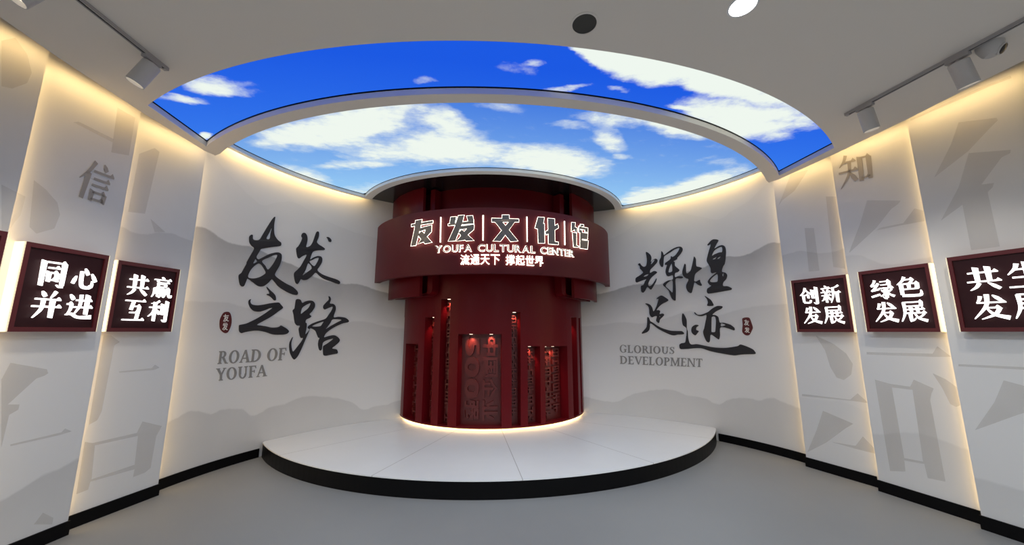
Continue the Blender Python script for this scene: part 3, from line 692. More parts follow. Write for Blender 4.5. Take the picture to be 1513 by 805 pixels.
# raised characters and small lamps in the niches
DI = Drum(RI)
def niche_glyph(bm, ch, a0, a1, z0, z1, rot=True, d=0.03):
    """one raised character between angles a0 (left) and a1 (right), turned a quarter clockwise when rot"""
    def fn(u, v, dd):
        if rot: u, v = v, 1-u
        return DI.pt(a0+(a1-a0)*u, z0+(z1-z0)*v, dd)
    font_solid(bm, ch, fn, -0.005, d, 0.035)
def bars_relief(a0, a1, z0, z1, rnd):
    """weathered blocky relief: one object per raised block of bars"""
    z = z1
    while z > z0+0.06:
        hgt = rnd.uniform(0.09, 0.15); zz = max(z-hgt, z0)
        k = rnd.randrange(4); w = a1-a0; bm = bmesh.new()
        R = lambda u0, u1, v0, v1: [(u0, v0), (u1, v0), (u1, v1), (u0, v1)]
        shp = [[[(.05,.78),(.4,.78),(.4,.56),(.05,.56),(.05,.40),(.4,.40),(.4,.05),(.6,.05),(.6,.40),(.95,.40),(.95,.56),(.6,.56),(.6,.78),(.95,.78),(.95,.95),(.05,.95)]],
               [[(.05,.05),(.25,.05),(.25,.4),(.75,.4),(.75,.05),(.95,.05),(.95,.95),(.75,.95),(.75,.6),(.25,.6),(.25,.95),(.05,.95)]],
               [R(.05,.95,.05,.95), R(.22,.78,.22,.42), R(.22,.78,.58,.80)],
               [[(.05,.05),(.22,.05),(.22,.42),(.78,.42),(.78,.05),(.95,.05),(.95,.58),(.58,.58),(.58,.95),(.42,.95),(.42,.58),(.05,.58)]]][k]
        solid(bm, shp, lambda u, v, dd: DI.pt(a0+w*u, zz+(z-zz)*v, dd), -0.005, 0.028)
        obj('relief_block', bm, 'relief', rd); z = zz-0.018
rnd = random.Random(3)
LAMPS = {4: [694.2, 725.7], 2: [637.0], 3: [660.0], 5: [761.5], 6: [785.0], 7: [809.0, 821.0], 8: [847.5], 1: [], 0: [], 9: []}
for i, (x0, x1, yt) in enumerate(NICHE):
    a0, a1 = DB.ang(x0, yt) % (2*PI), DB.ang(x1, yt) % (2*PI); zt = DB.at((x0+x1)/2, yt).z
    w = a1-a0
    if i == 4:
        for chars, u0, u1 in (('500强', 0.10, 0.47), ('中国企业', 0.55, 0.93)):
            n = len(chars); zs = [zt-0.03-(zt-0.03-ZB-0.06)*k/n for k in range(n+1)]
            for k, ch in enumerate(chars):
                bm = bmesh.new(); niche_glyph(bm, ch, a0+w*u0, a0+w*u1, zs[k+1]+0.015, zs[k], True); obj('relief_character', bm, 'relief', rd)
    elif x1-x0 > 10:
        cols = [(0.08, 0.46), (0.52, 0.90)] if i == 7 else [(0.10, 0.85)] if x1 < 726 else [(0.05, 0.8)]
        for u0, u1 in cols:
            bars_relief(a0+w*u0, a0+w*u1, ZB+0.05, zt-0.03, rnd)
    for px in LAMPS[i]:
        a = DB.ang(px, yt); p = DI.pt(a, zt, 0.075); n = oval_n(p, DRUM)
        bm = bmesh.new(); lathe(bm, [(0, -0.005), (0.022, -0.005), (0.024, 0), (0, 0)], p-Vector((0, 0, 0.0)), (0, 0, 1), 16); obj('niche_lamp', bm, 'niche_led', rd)['label'] = 'small glowing niche lamp'
        spot('niche_spot', p-Vector((0, 0, 0.02)), DI.pt(a, zt-0.35, -0.02), P_NICHE, (1, 0.66, 0.42), math.radians(95), 0.8, 0.015)
# side wings standing off the drum, with rounded bracket frames inside them
RW, ZW0 = 1.59, 2.02
DW = Drum(RW); DWI = Drum(1.46)
def cut_at_wall(r, left):
    t = PI
    while True:
        t += (-1 if not left else 1)*0.005
        x, y = ell(*DRUM, r, t)
        if y > wall_y(x)-0.03: return t
for left, (pa, pb, pz) in ((True, (619.5, 640.5, 462.0)), (False, (849.0, 827.5, 463.0))):
    ta = DW.ang(pa, 440) % (2*PI); te = cut_at_wall(RW, left); z0 = DW.at(578 if left else 873, pz).z
    z0 = 2.0
    bm = bmesh.new(); shell(bm, DRUM, RW-0.045, RW, min(ta, te), max(ta, te), z0, ZD-0.001, 24); obj('wing_panel', bm, 'red', rd, smooth=True)
    tb = DWI.ang(pb, 430) % (2*PI); te2 = cut_at_wall(1.46, left)
    def frame_pt(u, z, d): return DWI.pt(tb+(te2-tb)*u, z, d)
    # frame outline with a rounded lower corner (u along the arc, 0 at the free edge)
    zb, wd = z0+0.015, 0.075; arc = abs(te2-tb)*1.46
    rr = 0.09; out = []
    for k in range(9):
        a = PI/2*k/8; out.append(((rr-rr*math.sin(a))/arc if False else (rr*(1-math.cos(a)))/arc, zb+rr*(1-math.sin(a))))
    out = [(0, ZD-0.02)]+out+[(1, zb)]
    inn = [((x*arc+wd)/arc if j < len(out)-1 else 1, y) for j, (x, y) in enumerate(out)]
    inn = [((wd)/arc, ZD-0.02)]+[((wd+0.05*(1-math.cos(PI/2*k/8)))/arc, zb+0.035+0.05*(1-math.sin(PI/2*k/8))) for k in range(9)]+[(1, zb+0.035)]
    bm = bmesh.new(); solid(bm, [out+inn[::-1]], frame_pt, -0.10, 0.03); obj('bracket_frame', bm, 'red', rd)
# sign band
RS = 1.79; DS = Drum(RS); ZS0, ZS1 = 2.262, 3.17
tl, tr_ = cut_at_wall(RS, True), cut_at_wall(RS, False)
bm = bmesh.new(); shell(bm, DRUM, RS-0.07, RS, min(tl, tr_), max(tl, tr_), ZS0, ZS1, 120)
band = obj('sign_band', bm, 'band_red', rd, smooth=True)
def on_band(px, py, d): return DS.at(px, py, d)
def px_poly(pts, s, o): return [(o[0]+x/s, o[1]+y/s) for x, y in pts]
A_, B_, C6 = (8.943, (600, 310)), (8.943, (740, 310)), (4.728, (580, 290))
SIGN = [
 (A_, [[(70,190),(355,140),(355,175),(70,222)], [(125,140),(212,125),(190,230),(130,470),(62,478),(110,260)], [(160,245),(335,200),(335,240),(160,290)], [(270,230),(340,200),(335,290),(265,365),(225,425),(150,455),(230,340)], [(150,330),(205,275),(345,430),(250,448)]]),
 (A_, [[(447,95),(475,95),(465,430),(437,430)]]),
 (A_, [[(590,95),(665,88),(640,195),(575,180)], [(555,185),(890,140),(895,182),(555,210)], [(690,75),(770,68),(735,200),(650,410),(555,415),(640,230)], [(800,80),(880,75),(895,145),(820,150)], [(720,215),(895,190),(895,240),(690,260)], [(830,215),(900,200),(895,260),(815,330),(770,400),(660,415),(700,370)], [(690,300),(740,260),(900,405),(790,410)]]),
 (A_, [[(1003,70),(1035,70),(1030,405),(1003,405)]]),
 (C6, [[(765,130),(815,130),(815,165),(765,165)], [(693,152),(882,158),(882,180),(693,180)], [(712,175),(765,175),(878,312),(825,316)], [(865,165),(812,178),(700,312),(755,314)]]),
 (C6, [[(931,142),(945,142),(947,318),(935,318)]]),
 (B_, [[(490,95),(575,100),(560,190),(500,255),(450,240)], [(485,200),(575,180),(580,440),(495,440)], [(620,110),(710,118),(715,420),(760,425),(760,460),(630,450)], [(585,290),(750,185),(760,215),(760,240),(600,330)]]),
 (B_, [[(825,148),(852,148),(860,465),(835,465)]]),
 (B_, [[(935,165),(985,170),(975,260),(930,290)], [(960,215),(1010,240),(1005,300),(985,300)], [(945,300),(1000,305),(1000,470),(1030,480),(1025,495),(960,490)], [(1050,190),(1095,195),(1095,225),(1050,220)], [(1030,215),(1150,240),(1150,300),(1110,290),(1110,265),(1050,255),(1045,300),(1030,300)], [(1045,265),(1075,268),(1075,510),(1045,505)],
        [(1075,300),(1150,310),(1145,390),(1075,385)], [(1075,400),(1155,410),(1145,520),(1075,510)]]),
]
OUTSET = 0.42
for k, ((s, o), polys) in enumerate(SIGN):
    bm = bmesh.new()
    for p in polys:
        q = px_poly(p, s, o); big = outset(q, OUTSET)
        if k in (1, 3, 5, 7):
            mx_ = sum(a[0] for a in q)/4; q = [(mx_+(a[0]-mx_)*0.62, a[1]) for a in q]
        solid(bm, [q if k in (1, 3, 5, 7) else big], on_band, 0.012, 0.030, 1, 1)
        if k not in (1, 3, 5, 7): solid(bm, [q], on_band, 0.030, 0.042, 0, 1)
        else: solid(bm, [q], on_band, 0.030, 0.042, 1, 1)
    obj('sign_divider' if k in (1, 3, 5, 7) else 'sign_character', bm, ['face_metal', 'halo'], band)['label'] = 'grey metal faced lettering with white lit edges'
# two lines of small lit lettering along the band
def band_line(text, xl, xr, z0, z1, bold, gap, cjk=False, space=0.5):
    al, ar = DS.ang(xl, 385) % (2*PI), DS.ang(xr, 385) % (2*PI)
    ws = []
    for ch in text:
        if ch == ' ': ws.append(space); continue
        if cjk: ws.append(1.0); continue
        if (ch, bold) not in _fc: _fc[(ch, bold)] = font_shape(ch, bold)
        b = _fc[(ch, bold)][3]; ws.append((b[2]-b[0])/0.73)
    tot = sum(ws)+gap*(len(text)-1); x = 0
    for ch, wd in zip(text, ws):
        if ch != ' ':
            u0, u1 = x/tot, (x+wd)/tot
            bm = bmesh.new()
            font_solid(bm, ch, lambda u, v, d: DS.pt(al+(ar-al)*(u0+(u1-u0)*u), z0+(z1-z0)*v, d), 0.008, 0.026, bold, 1, 1)
            if not cjk: font_solid(bm, ch, lambda u, v, d: DS.pt(al+(ar-al)*(u0+(u1-u0)*(0.03+0.94*u)), z0+(z1-z0)*(0.03+0.94*v), d), 0.026, 0.032, bold-0.03, 0, 0)
            obj('sign_letter', bm, ['face_metal', 'halo'], band)['label'] = 'small lit letter'
        x += wd+gap
zE = [DS.at(745, y).z for y in (372.5, 361.8)]; zc = [DS.at(742, y).z for y in (391.5, 376.5)]
band_line('YOUFA CULTURAL CENTER', 643.5, 846.8, zE[0], zE[1], 0.022, 0.12)
band_line('流通天下 撑起世界', 681, 801.7, zc[0], zc[1], 0.004, 0.10, True, 0.45)

# ================================================================== LIGHT-BOX PLAQUES
GRP = 'lit slogan plaques on the side walls'
def plaque(W, quad, rows, label):
    D0 = 0.085
    P = [W.at(x, y, D0) for x, y in quad]                       # TL TR BR BL
    s = [W.uv(p)[0] for p in P]; sl, sr = (s[0]+s[3])/2, (s[1]+s[2])/2
    z1 = (P[0].z+P[1].z)/2; z0 = (P[2].z+P[3].z)/2
    if len(rows) == 0: pass
    def fn(u, v, d): return W.f+W.t*(sl+(sr-sl)*u)+W.n*d+Vector((0, 0, z1+(z0-z1)*v))
    r = thing('slogan_plaque', label, 'plaque', fn(0.5, 1, D0/2), GRP)
    wd = abs(sr-sl); hg = z1-z0; bx, bz = 0.032/wd, 0.032/hg
    rect = lambda a, b, c, d: [(a, b), (c, b), (c, d), (a, d)]
    e = 0.008/wd
    bm = bmesh.new(); solid(bm, [rect(bx*0.6, bz*0.6, 1-bx*0.6, 1-bz*0.6)], fn, 0.0, D0-0.012); obj('board', bm, 'board_red', r)
    bm = bmesh.new(); solid(bm, [rect(e, 0, 1-e, 1), rect(bx, bz, 1-bx, 1-bz)], fn, 0.0, D0); obj('frame', bm, 'frame_red', r)
    for u0, u1 in ((0, e), (1-e, 1)):
        bm = bmesh.new(); solid(bm, [rect(u0, 0.0, u1, 1.0)], fn, 0.0, D0-0.004); obj('lit_side', bm, 'lit_edge', r)['label'] = 'glowing cream side edge'
    cx = [(0.17, 0.505), (0.545, 0.875)]; cyy = [(0.165, 0.485), (0.525, 0.85)]
    for j, row in enumerate(rows):
        for i, ch in enumerate(row):
            (a, b), (c, d) = cx[i], cyy[j]; bm = bmesh.new()
            for p in SERIF[ch]:
                solid(bm, [[(a+(b-a)*x/100, c+(d-c)*y/100) for x, y in p]], fn, D0+0.002, D0+0.014, 0, 1)
            obj('character', bm, ['lit_white', 'letter_halo'], r)['label'] = 'white glowing character'
plaque(PL[0], [(173,384),(268,398),(254,490),(157,490)], ['共赢', '互利'], 'dark red plaque with white lit characters on the left wall, nearest the stage')
plaque(PL[1], [(37,357),(163,377),(144,490),(9,490)], ['同心', '并进'], 'dark red plaque with white lit characters on the left wall, second from the stage')
plaque(PR[0], [(1167,414),(1251,406),(1263,490),(1177,491)], ['创新', '发展'], 'smallest dark red lit plaque on the right wall, nearest the stage')
plaque(PR[1], [(1266,402),(1373,388),(1391,490),(1280,490.5)], ['绿色', '发展'], 'dark red lit plaque in the middle of the three on the right wall')
# the two plaques cut by the picture edge, mirrored widths
q = PL[2]; wq = 0.50
def corner(W, s, z, d):
    v = W.f+W.t*s+W.n*d+Vector((0, 0, z))-CAM
    x = v.x*_cy-v.y*_sy; y = v.x*_sy+v.y*_cy; zc_ = v.z
    Y = -y*_sp+zc_*_cp; Zz = y*_cp+zc_*_sp
    return (756.5+F*x/Zz, 402.5-F*Y/Zz)
pr = PR[2]; a_ = pr.at(1396, 381, 0.085); b_ = pr.at(1418, 490, 0.085); s0_ = (pr.uv(a_)[0]+pr.uv(b_)[0])/2; zt_ = a_.z
plaque(PR[2], [corner(pr, s0_, zt_, 0.085), corner(pr, s0_+0.545, zt_, 0.085), corner(pr, s0_+0.545, 1.5, 0.085), corner(pr, s0_, 1.5, 0.085)], ['共生', '发展'], 'dark red lit plaque on the right wall, cut by the picture edge')
pl = PL[2]; b_ = pl.at(15, 343, 0.085); s1_ = pl.uv(b_)[0]; zt_ = b_.z
plaque(PL[2], [corner(pl, s1_+0.53, zt_, 0.085), corner(pl, s1_, zt_, 0.085), corner(pl, s1_, 1.5, 0.085), corner(pl, s1_+0.53, 1.5, 0.085)], [], 'dark red plaque at the left picture edge, mostly out of view')

# ================================================================== WALL LETTERING
def trace(bm, loops, s, o, W, d0, d1, sm=4):
    L_ = []
    for l in loops:
        p = px_poly(l, s, o); L_.append(smooth_loop(p, sm) if sm else p)
    solid(bm, L_, W.at, d0, d1)
INK = {
 '友': (6.44, (345,315), [[(388,34),(395,40),(384,110),(384,175),(392,215),(420,255),(450,280),(450,305),(432,314),(350,324),(262,340),(240,370),(216,412),(222,432),(240,438),(280,418),(340,388),(400,373),(435,376),(455,395),(455,440),(435,500),(400,560),(392,590),(430,625),(500,670),(560,700),(600,735),(612,760),(600,777),(560,772),(500,745),(430,700),(390,655),(362,628),(330,660),(290,690),(255,697),(225,688),(180,655),(132,622),(118,645),(98,690),(78,697),(60,680),(50,640),(48,590),(75,565),(100,520),(122,480),(124,465),(155,410),(196,335),(170,310),(150,275),(148,225),(165,205),(180,208),(182,245),(205,256),(245,250),(275,205),(320,130),(365,60)],
        [(360,138),(338,185),(310,240),(342,243),(352,190),(362,150)], [(416,398),(380,400),(330,422),(268,455),(300,500),(326,536),(370,490),(400,440)], [(208,436),(196,452),(186,478),(222,460)], [(240,478),(200,498),(160,540),(136,590),(142,614),(190,620),(250,606),(300,575),(303,555),(270,500)]]),
 '发': (8.94, (425,335), [[(195,85),(225,82),(250,110),(260,160),(252,215),(243,268),(295,252),(330,200),(362,110),(380,68),(400,62),(412,80),(408,130),(390,180),(385,205),(410,235),(455,262),(488,288),(485,305),(450,308),(390,312),(340,325),(320,350),(295,430),(340,405),(395,387),(440,395),(455,425),(448,475),(415,530),(390,570),(420,605),(470,635),(550,665),(630,690),(680,715),(692,740),(675,757),(630,745),(560,718),(480,690),(420,650),(368,607),(320,650),(260,695),(210,705),(172,692),(150,730),(125,757),(100,735),(85,670),(85,610),(130,565),(170,520),(210,450),(250,370),(190,390),(150,418),(128,400),(115,340),(112,285),(140,255),(170,205),(190,150),(178,120)],
        [(410,412),(370,415),(320,440),(285,462),(345,520),(385,475)], [(270,482),(235,570),(195,640),(255,600),(318,545)]], [(512,138),(540,138),(570,165),(576,192),(560,202),(540,190),(528,160)]),
 '之': (10.07, (345,420), [[(255,222),(245,250),(255,285),(290,305),(360,312),(450,300),(540,282),(620,272),(672,272),(700,300),(732,340),(722,362),(660,405),(600,450),(530,495),(440,545),(345,600),(400,612),(480,625),(560,642),(640,640),(680,628),(702,612),(740,630),(790,660),(822,700),(790,735),(730,748),(640,750),(570,742),(480,712),(400,694),(320,688),(230,698),(150,715),(110,725),(80,695),(78,640),(85,605),(180,585),(260,550),(350,505),(440,450),(520,395),(575,352),(530,358),(470,382),(400,405),(340,406),(290,390),(245,345),(220,285),(222,245),(240,225)]], [(492,38),(540,85),(590,130),(622,175),(628,230),(610,240),(590,228),(560,195),(520,168),(490,155),(500,142),(530,138),(520,100),(500,70)]),
 '路': (8.047, (420,435), [[(140,60),(170,55),(195,68),(212,100),(250,82),(300,72),(340,80),(362,110),(360,150),(330,200),(298,235),(320,258),(300,278),(260,298),(250,330),(265,345),(262,400),(248,470),(270,455),(298,415),(278,400),(285,375),(330,345),(400,318),(488,288),(530,235),(560,190),(575,145),(530,158),(480,178),(462,160),(465,130),(500,90),(528,60),(525,22),(545,32),(553,60),(540,105),(580,112),(608,140),(608,190),(585,268),(640,265),(710,272),(750,292),(768,318),(750,332),(690,345),(620,375),(550,415),(495,460),(472,508),(530,492),(590,484),(630,502),(658,535),(650,565),(600,610),(568,640),(620,652),(636,685),(625,702),(570,712),(490,728),(462,715),(458,640),(465,610),(520,575),(582,525),(530,535),(480,555),(455,580),(445,650),(430,666),(412,655),(400,600),(405,550),(418,518),(402,512),(388,480),(370,435),(345,415),(305,402),(290,440),(262,505),(235,570),(200,650),(160,730),(120,772),(95,755),(65,690),(56,610),(65,560),(98,505),(82,570),(85,630),(102,678),(150,625),(200,560),(222,518),(195,515),(180,480),(170,410),(185,372),(150,368),(125,340),(115,290),(108,235),(98,190),(120,165),(130,100)],
        [(312,105),(270,118),(225,145),(205,170),(195,230),(240,198),(285,160)], [(465,322),(420,335),(360,358),(330,378),(380,382),(430,375),(450,350)], [(570,298),(545,340),(515,380),(492,412),(550,375),(620,335),(680,302),(620,294)]]),
 '辉': (8.944, (930,360), [[(218,112),(245,118),(280,150),(292,190),(285,240),(320,210),(350,198),(372,215),(365,250),(320,300),(278,345),(275,385),(320,362),(352,365),(366,382),(330,412),(285,455),(255,510),(250,545),(275,560),(310,530),(350,470),(362,458),(352,500),(320,560),(290,605),(272,602),(238,572),(210,620),(182,647),(158,630),(154,560),(185,545),(205,500),(222,470),(160,490),(100,512),(82,500),(85,455),(120,430),(180,385),(160,350),(142,330),(138,300),(115,275),(138,258),(160,285),(190,305),(222,290),(232,230),(228,170)],
        [(335,212),(305,225),(288,255),(288,272),(315,245)], [(248,403),(215,412),(188,435),(230,428),(252,410)]],
        [(425,98),(445,120),(458,150),(510,110),(570,70),(630,45),(680,40),(704,65),(700,100),(670,145),(635,185),(630,205),(585,230),(600,245),(602,290),(640,325),(662,350),(640,375),(605,390),(605,440),(650,430),(695,432),(712,448),(680,458),(612,465),(614,600),(612,745),(592,750),(560,720),(535,660),(520,620),(480,580),(445,545),(470,510),(520,485),(572,475),(572,418),(520,430),(495,420),(478,370),(490,310),(498,280),(472,280),(475,255),(510,230),(545,200),(550,165),(572,175),(610,150),(650,95),(660,55),(600,75),(540,115),(465,162),(455,200),(450,280),(440,308),(418,300),(398,260),(398,220),(418,180),(422,130)],
        '#h1', '#h2'),
 '煌': (8.478, (1000,345), [[(220,288),(240,320),(245,405),(290,420),(316,435),(280,465),(230,510),(218,590),(245,600),(288,580),(295,605),(316,645),(300,655),(265,640),(225,610),(210,660),(190,735),(172,745),(140,725),(120,680),(122,640),(148,575),(110,555),(80,525),(70,480),(85,420),(100,378),(115,395),(122,495),(170,470),(190,410),(212,310)]],
        [(395,150),(385,140),(430,90),(465,72),(522,82),(500,130),(472,188),(520,160),(570,145),(605,165),(617,220),(612,310),(600,380),(582,410),(565,475),(610,490),(632,520),(620,570),(585,610),(582,655),(640,660),(690,685),(680,705),(600,720),(500,738),(400,752),(380,735),(385,690),(435,655),(410,640),(390,600),(430,545),(500,485),(445,498),(428,480),(425,435),(405,395),(378,345),(385,290),(405,215),(428,135)], '#h1', '#h2'),
 '足': (10.73, (940,430), [[(400,70),(450,92),(512,140),(480,170),(420,200),(370,240),(325,300),(360,302),(382,320),(372,362),(420,355),(445,375),(420,410),(380,450),(362,505),(318,468),(330,400),(290,400),(255,415),(225,395),(210,350),(208,290),(190,240),(145,200),(175,196),(220,215),(255,260),(272,318),(295,300),(330,220),(355,125),(322,125),(350,95)], [(374,396),(366,404),(374,412),(382,404)]], [(185,410),(205,425),(225,475),(260,495),(340,550),(420,590),(540,625),(640,632),(725,635),(762,670),(740,685),(660,690),(600,702),(540,690),(440,645),(340,590),(230,510),(218,570),(205,620),(165,655),(100,675),(88,662),(130,615),(165,570),(175,500),(175,430)]),
 '迹': (8.046, (995,430), [[(115,265),(135,290),(158,345),(160,440),(172,480),(178,560),(205,630),(280,630),(360,645),(480,668),(600,675),(700,665),(770,652),(800,634),(880,660),(950,695),(980,735),(965,748),(880,750),(790,756),(730,764),(640,752),(520,730),(430,710),(340,680),(260,678),(180,686),(100,690),(78,680),(72,640),(95,620),(140,610),(150,560),(158,500),(155,440),(115,405),(102,340),(105,280)]],
        [(265,400),(302,408),(275,430),(272,460),(302,475),(290,495),(262,525),(225,500),(214,465),(225,425)],
        [(372,58),(410,78),(450,110),(478,160),(470,175),(405,174),(412,135),(400,95)],
        [(255,250),(285,278),(330,280),(410,250),(460,210),(520,178),(575,178),(586,190),(570,210),(510,240),(465,280),(500,285),(535,310),(552,372),(600,375),(680,400),(725,435),(730,460),(715,465),(660,445),(562,430),(555,520),(545,572),(525,565),(460,520),(440,525),(435,590),(420,610),(395,595),(368,540),(355,485),(368,440),(380,380),(395,285),(350,295),(310,296),(270,280),(252,262)], '#h1', '#h2'),
}
HOLES = {('辉', 1): [[(556,262),(530,320),(518,375),(545,378),(568,360),(565,290)], [(572,490),(520,505),(482,545),(485,570),(520,600),(565,645),(574,630)]],
         ('煌', 1): [[(568,170),(520,180),(470,215),(442,278),(480,258),(540,235),(570,230)], [(500,290),(475,305),(450,318),(465,325),(490,312)], [(552,290),(530,295),(508,316),(530,315)], [(512,512),(470,530),(425,575),(418,600),(450,610),(505,605),(516,580)], [(588,498),(572,510),(574,530),(586,535)]],
         ('迹', 3): [[(475,300),(455,315),(452,480),(475,488),(500,480),(508,360),(500,310)], [(568,385),(568,418),(620,405),(595,388)]]}
def inscription(name, chars, W, label, base):
    r = thing(name, label, 'calligraphy', base)
    for ch in chars:
        d = INK[ch]; s, o = d[0], d[1]; bm = bmesh.new()
        for k, l in enumerate([x for x in d[2:] if not isinstance(x, str)]):
            loops = l if isinstance(l[0], list) else [l]
            trace(bm, loops+HOLES.get((ch, k), []), s, o, W, 0.001, 0.009)
        obj('character', bm, 'ink', r)
    return r
inscription('calligraphy', '友发之路', CW, 'large black brush calligraphy of four characters on the curved left wall', CW.at(430, 430, 0.005))
inscription('calligraphy', '辉煌足迹', CW, 'large black brush calligraphy of four characters on the curved right wall', CW.at(1020, 440, 0.005))
def roman(lines, W, label, base):
    r = thing('english_lettering', label, 'lettering', base)
    for text, quad in lines:
        tot = sum(38 if c == ' ' else ROMAN[c][0]+5 for c in text); x = 0
        for c in text:
            if c == ' ': x += 38; continue
            bm = bmesh.new()
            for p in ROMAN[c][1]:
                # RARC full rings come as outline+inner outline in one loop
                solid(bm, [[bil(quad, (x+px)/tot, py/100) for px, py in (outset(p, 1.3) if len(p) < 60 else p)]], W.at, 0.001, 0.006)
            obj('letter', bm, 'grey_letter', r); x += ROMAN[c][0]+5
roman([('ROAD OF', [(323.5,519.0),(424.5,513.8),(422.5,531.5),(321.0,537.6)]), ('YOUFA', [(319.5,544.6),(395.5,538.6),(394.5,555.2),(319.0,562.6)])], CW, 'grey serif english lettering in two lines under the left calligraphy', CW.at(370, 540, 0.004))
roman([('GLORIOUS', [(915,509.2),(997.5,512.8),(997.5,523),(915.3,520.6)]), ('DEVELOPMENT', [(915.7,525.7),(1039.2,530),(1038.6,542.2),(916,537.2)])], CW, 'grey serif english lettering in two lines under the right calligraphy', CW.at(977, 525, 0.004))
def seal(loop, quads, s, o, label):
    p0 = px_poly([loop[0]], s, o)[0]; r = thing('seal_badge', label, 'seal', CW.at(p0[0], p0[1]+8, 0.004))
    bm = bmesh.new(); trace(bm, [loop], s, o, CW, 0.001, 0.006, 4); obj('badge', bm, 'seal', r)
    for ch, q in zip('友发', quads):
        q = px_poly(q, s, o); bm = bmesh.new()
        font_solid(bm, ch, lambda u, v, d: CW.at(*bil(q, u, 1-v), d), 0.005, 0.0085, 0.022); obj('character', bm, 'seal_white', r)['label'] = 'small ivory character'
seal([(820,330),(835,318),(870,312),(905,320),(925,365),(945,430),(935,465),(910,515),(880,527),(845,515),(820,480),(825,400)], [[(843,335),(903,345),(905,412),(843,405)], [(848,428),(908,432),(912,497),(850,492)]], 8.046, (995,430), 'small dark red seal with two ivory characters right of the right calligraphy')
seal([(80,475),(92,463),(112,465),(120,490),(118,520),(105,548),(90,552),(72,535),(70,500)], [[(84,473),(109,471),(108,503),(83,505)], [(80,509),(105,507),(103,540),(79,541)]], 2.877, (300,300), 'small dark red seal with two ivory characters left of the left calligraphy')

# printed single characters and pale oversized type fragments on the side panels
def wall_char(ch, quad, W, label):
    bm = bmesh.new()
    for p in SERIF[ch]: solid(bm, [[bil(quad, x/100, y/100) for x, y in p]], W.at, 0.001, 0.004)
    tag(obj('printed_character', bm, 'tan_letter'), label, 'character')
wall_char('信', [(127.5,232.5),(173,251),(158,305),(106,289)], PL[1], 'taupe printed character above the plaque on the left wall, second panel from the stage')
wall_char('知', [(1236.5,231),(1287.5,220),(1292,264.5),(1241,281)], PR[1], 'taupe printed character high on the middle right wall panel')
WASH = [
 (PL[1], 2.683, (60,90), [[(130,243),(150,240),(290,310),(285,322)]]), (PL[1], 2.683, (60,90), [[(305,185),(375,225),(350,375),(280,362)]]),
 (PL[1], 2.236, (0,40), [[(112,505),(150,535),(190,580),(198,620),(180,665),(120,682),(97,660)]]),
 (PL[2], 2.236, (0,40), [[(5,45),(50,35),(90,90),(105,150),(90,185),(40,203),(5,195)]]), (PL[2], 2.236, (0,40), [[(5,520),(84,560),(68,620),(5,700)]]),
 (PL[1], 2.597, (0,480), [[(40,145),(180,170),(185,185),(170,195),(140,205),(30,305),(75,305),(70,325),(35,345),(5,470),(5,210)]]), (PL[1], 2.597, (0,480), [[(40,465),(40,458),(235,412),(250,397),(275,408),(230,422)]]), (PL[1], 2.597, (0,480), [[(130,765),(165,720),(205,740),(200,765)]]),
 (PL[0], 2.981, (110,480), [[(128,45),(160,45),(200,75),(175,90),(120,380),(100,420),(62,440)]]), (PL[0], 2.981, (110,480), [[(195,205),(340,190),(355,175),(375,188),(350,198),(200,210)]]),
 (PL[0], 2.981, (110,480), [[(45,515),(80,520),(275,475),(300,425),(385,445),(360,490),(335,630),(310,650),(258,670),(265,635),(70,690),(60,725),(8,745)], [(90,530),(280,488),(265,615),(75,680)]]),
 (PL[0], 3.5, (160,170), [[(240,170),(265,190),(190,510),(103,500),(160,200)]]), (PL[0], 3.5, (160,170), [[(218,535),(295,605),(240,605)]]),
 (PR[0], 3.656, (1130,200), [[(140,210),(235,185),(160,300),(95,350),(74,380)]]), (PR[0], 3.656, (1130,200), [[(215,500),(265,500),(295,730),(238,735)]]), (PR[0], 3.656, (1130,200), [[(330,330),(385,330),(435,720),(370,710)]]),
 (PR[0], 3.22, (1160,480), [[(145,50),(230,90),(290,135),(322,185),(315,235),(280,262),(245,250),(215,200),(190,120)]]), (PR[0], 3.22, (1160,480), [[(80,328),(310,355),(345,325),(398,372),(330,362),(80,338)]]), (PR[0], 3.22, (1160,480), [[(180,408),(325,470),(290,490),(195,560),(106,605),(150,500)]]), (PR[0], 3.22, (1160,480), [[(215,555),(335,575),(370,530),(428,590),(428,612),(340,590)]]),
 (PR[1], 3.355, (1220,170), [[(205,422),(372,424),(360,440),(325,465),(250,560),(120,680),(116,680),(170,540)]]), (PR[1], 3.355, (1220,170), [[(250,572),(270,558),(385,535),(440,462),(490,475),(492,525),(380,545)]]),
 (PR[1], 2.874, (1270,480), [[(30,115),(310,122),(330,90),(390,135),(310,135),(30,125)]]), (PR[1], 2.874, (1270,480), [[(65,232),(130,250),(215,262),(230,232),(315,270),(305,292),(300,320),(365,665),(290,650),(275,590),(190,575),(195,622),(130,620)], [(137,265),(225,275),(270,580),(190,565)]]), (PR[1], 2.874, (1270,480), [[(310,205),(365,230),(415,265),(430,340),(410,348),(385,335),(350,265)]]),
 (PR[2], 2.682, (1340,90), [[(205,243),(355,225),(360,235),(330,265),(240,360),(108,462),(175,330)]]), (PR[2], 2.682, (1340,90), [[(245,365),(412,352),(410,365),(375,382),(295,490),(345,483),(340,500),(320,520),(368,735),(255,750),(220,570),(135,632),(205,500)]]), (PR[2], 2.682, (1340,90), [[(14,232),(280,110),(410,58),(415,68),(330,100),(14,238)]]),
 (PR[2], 2.593, (1400,480), [[(215,212),(275,228),(310,238),(310,332),(275,342),(105,403),(180,295)]]), (PR[2], 2.593, (1400,480), [[(42,150),(310,162),(310,172),(42,158)]]),
]
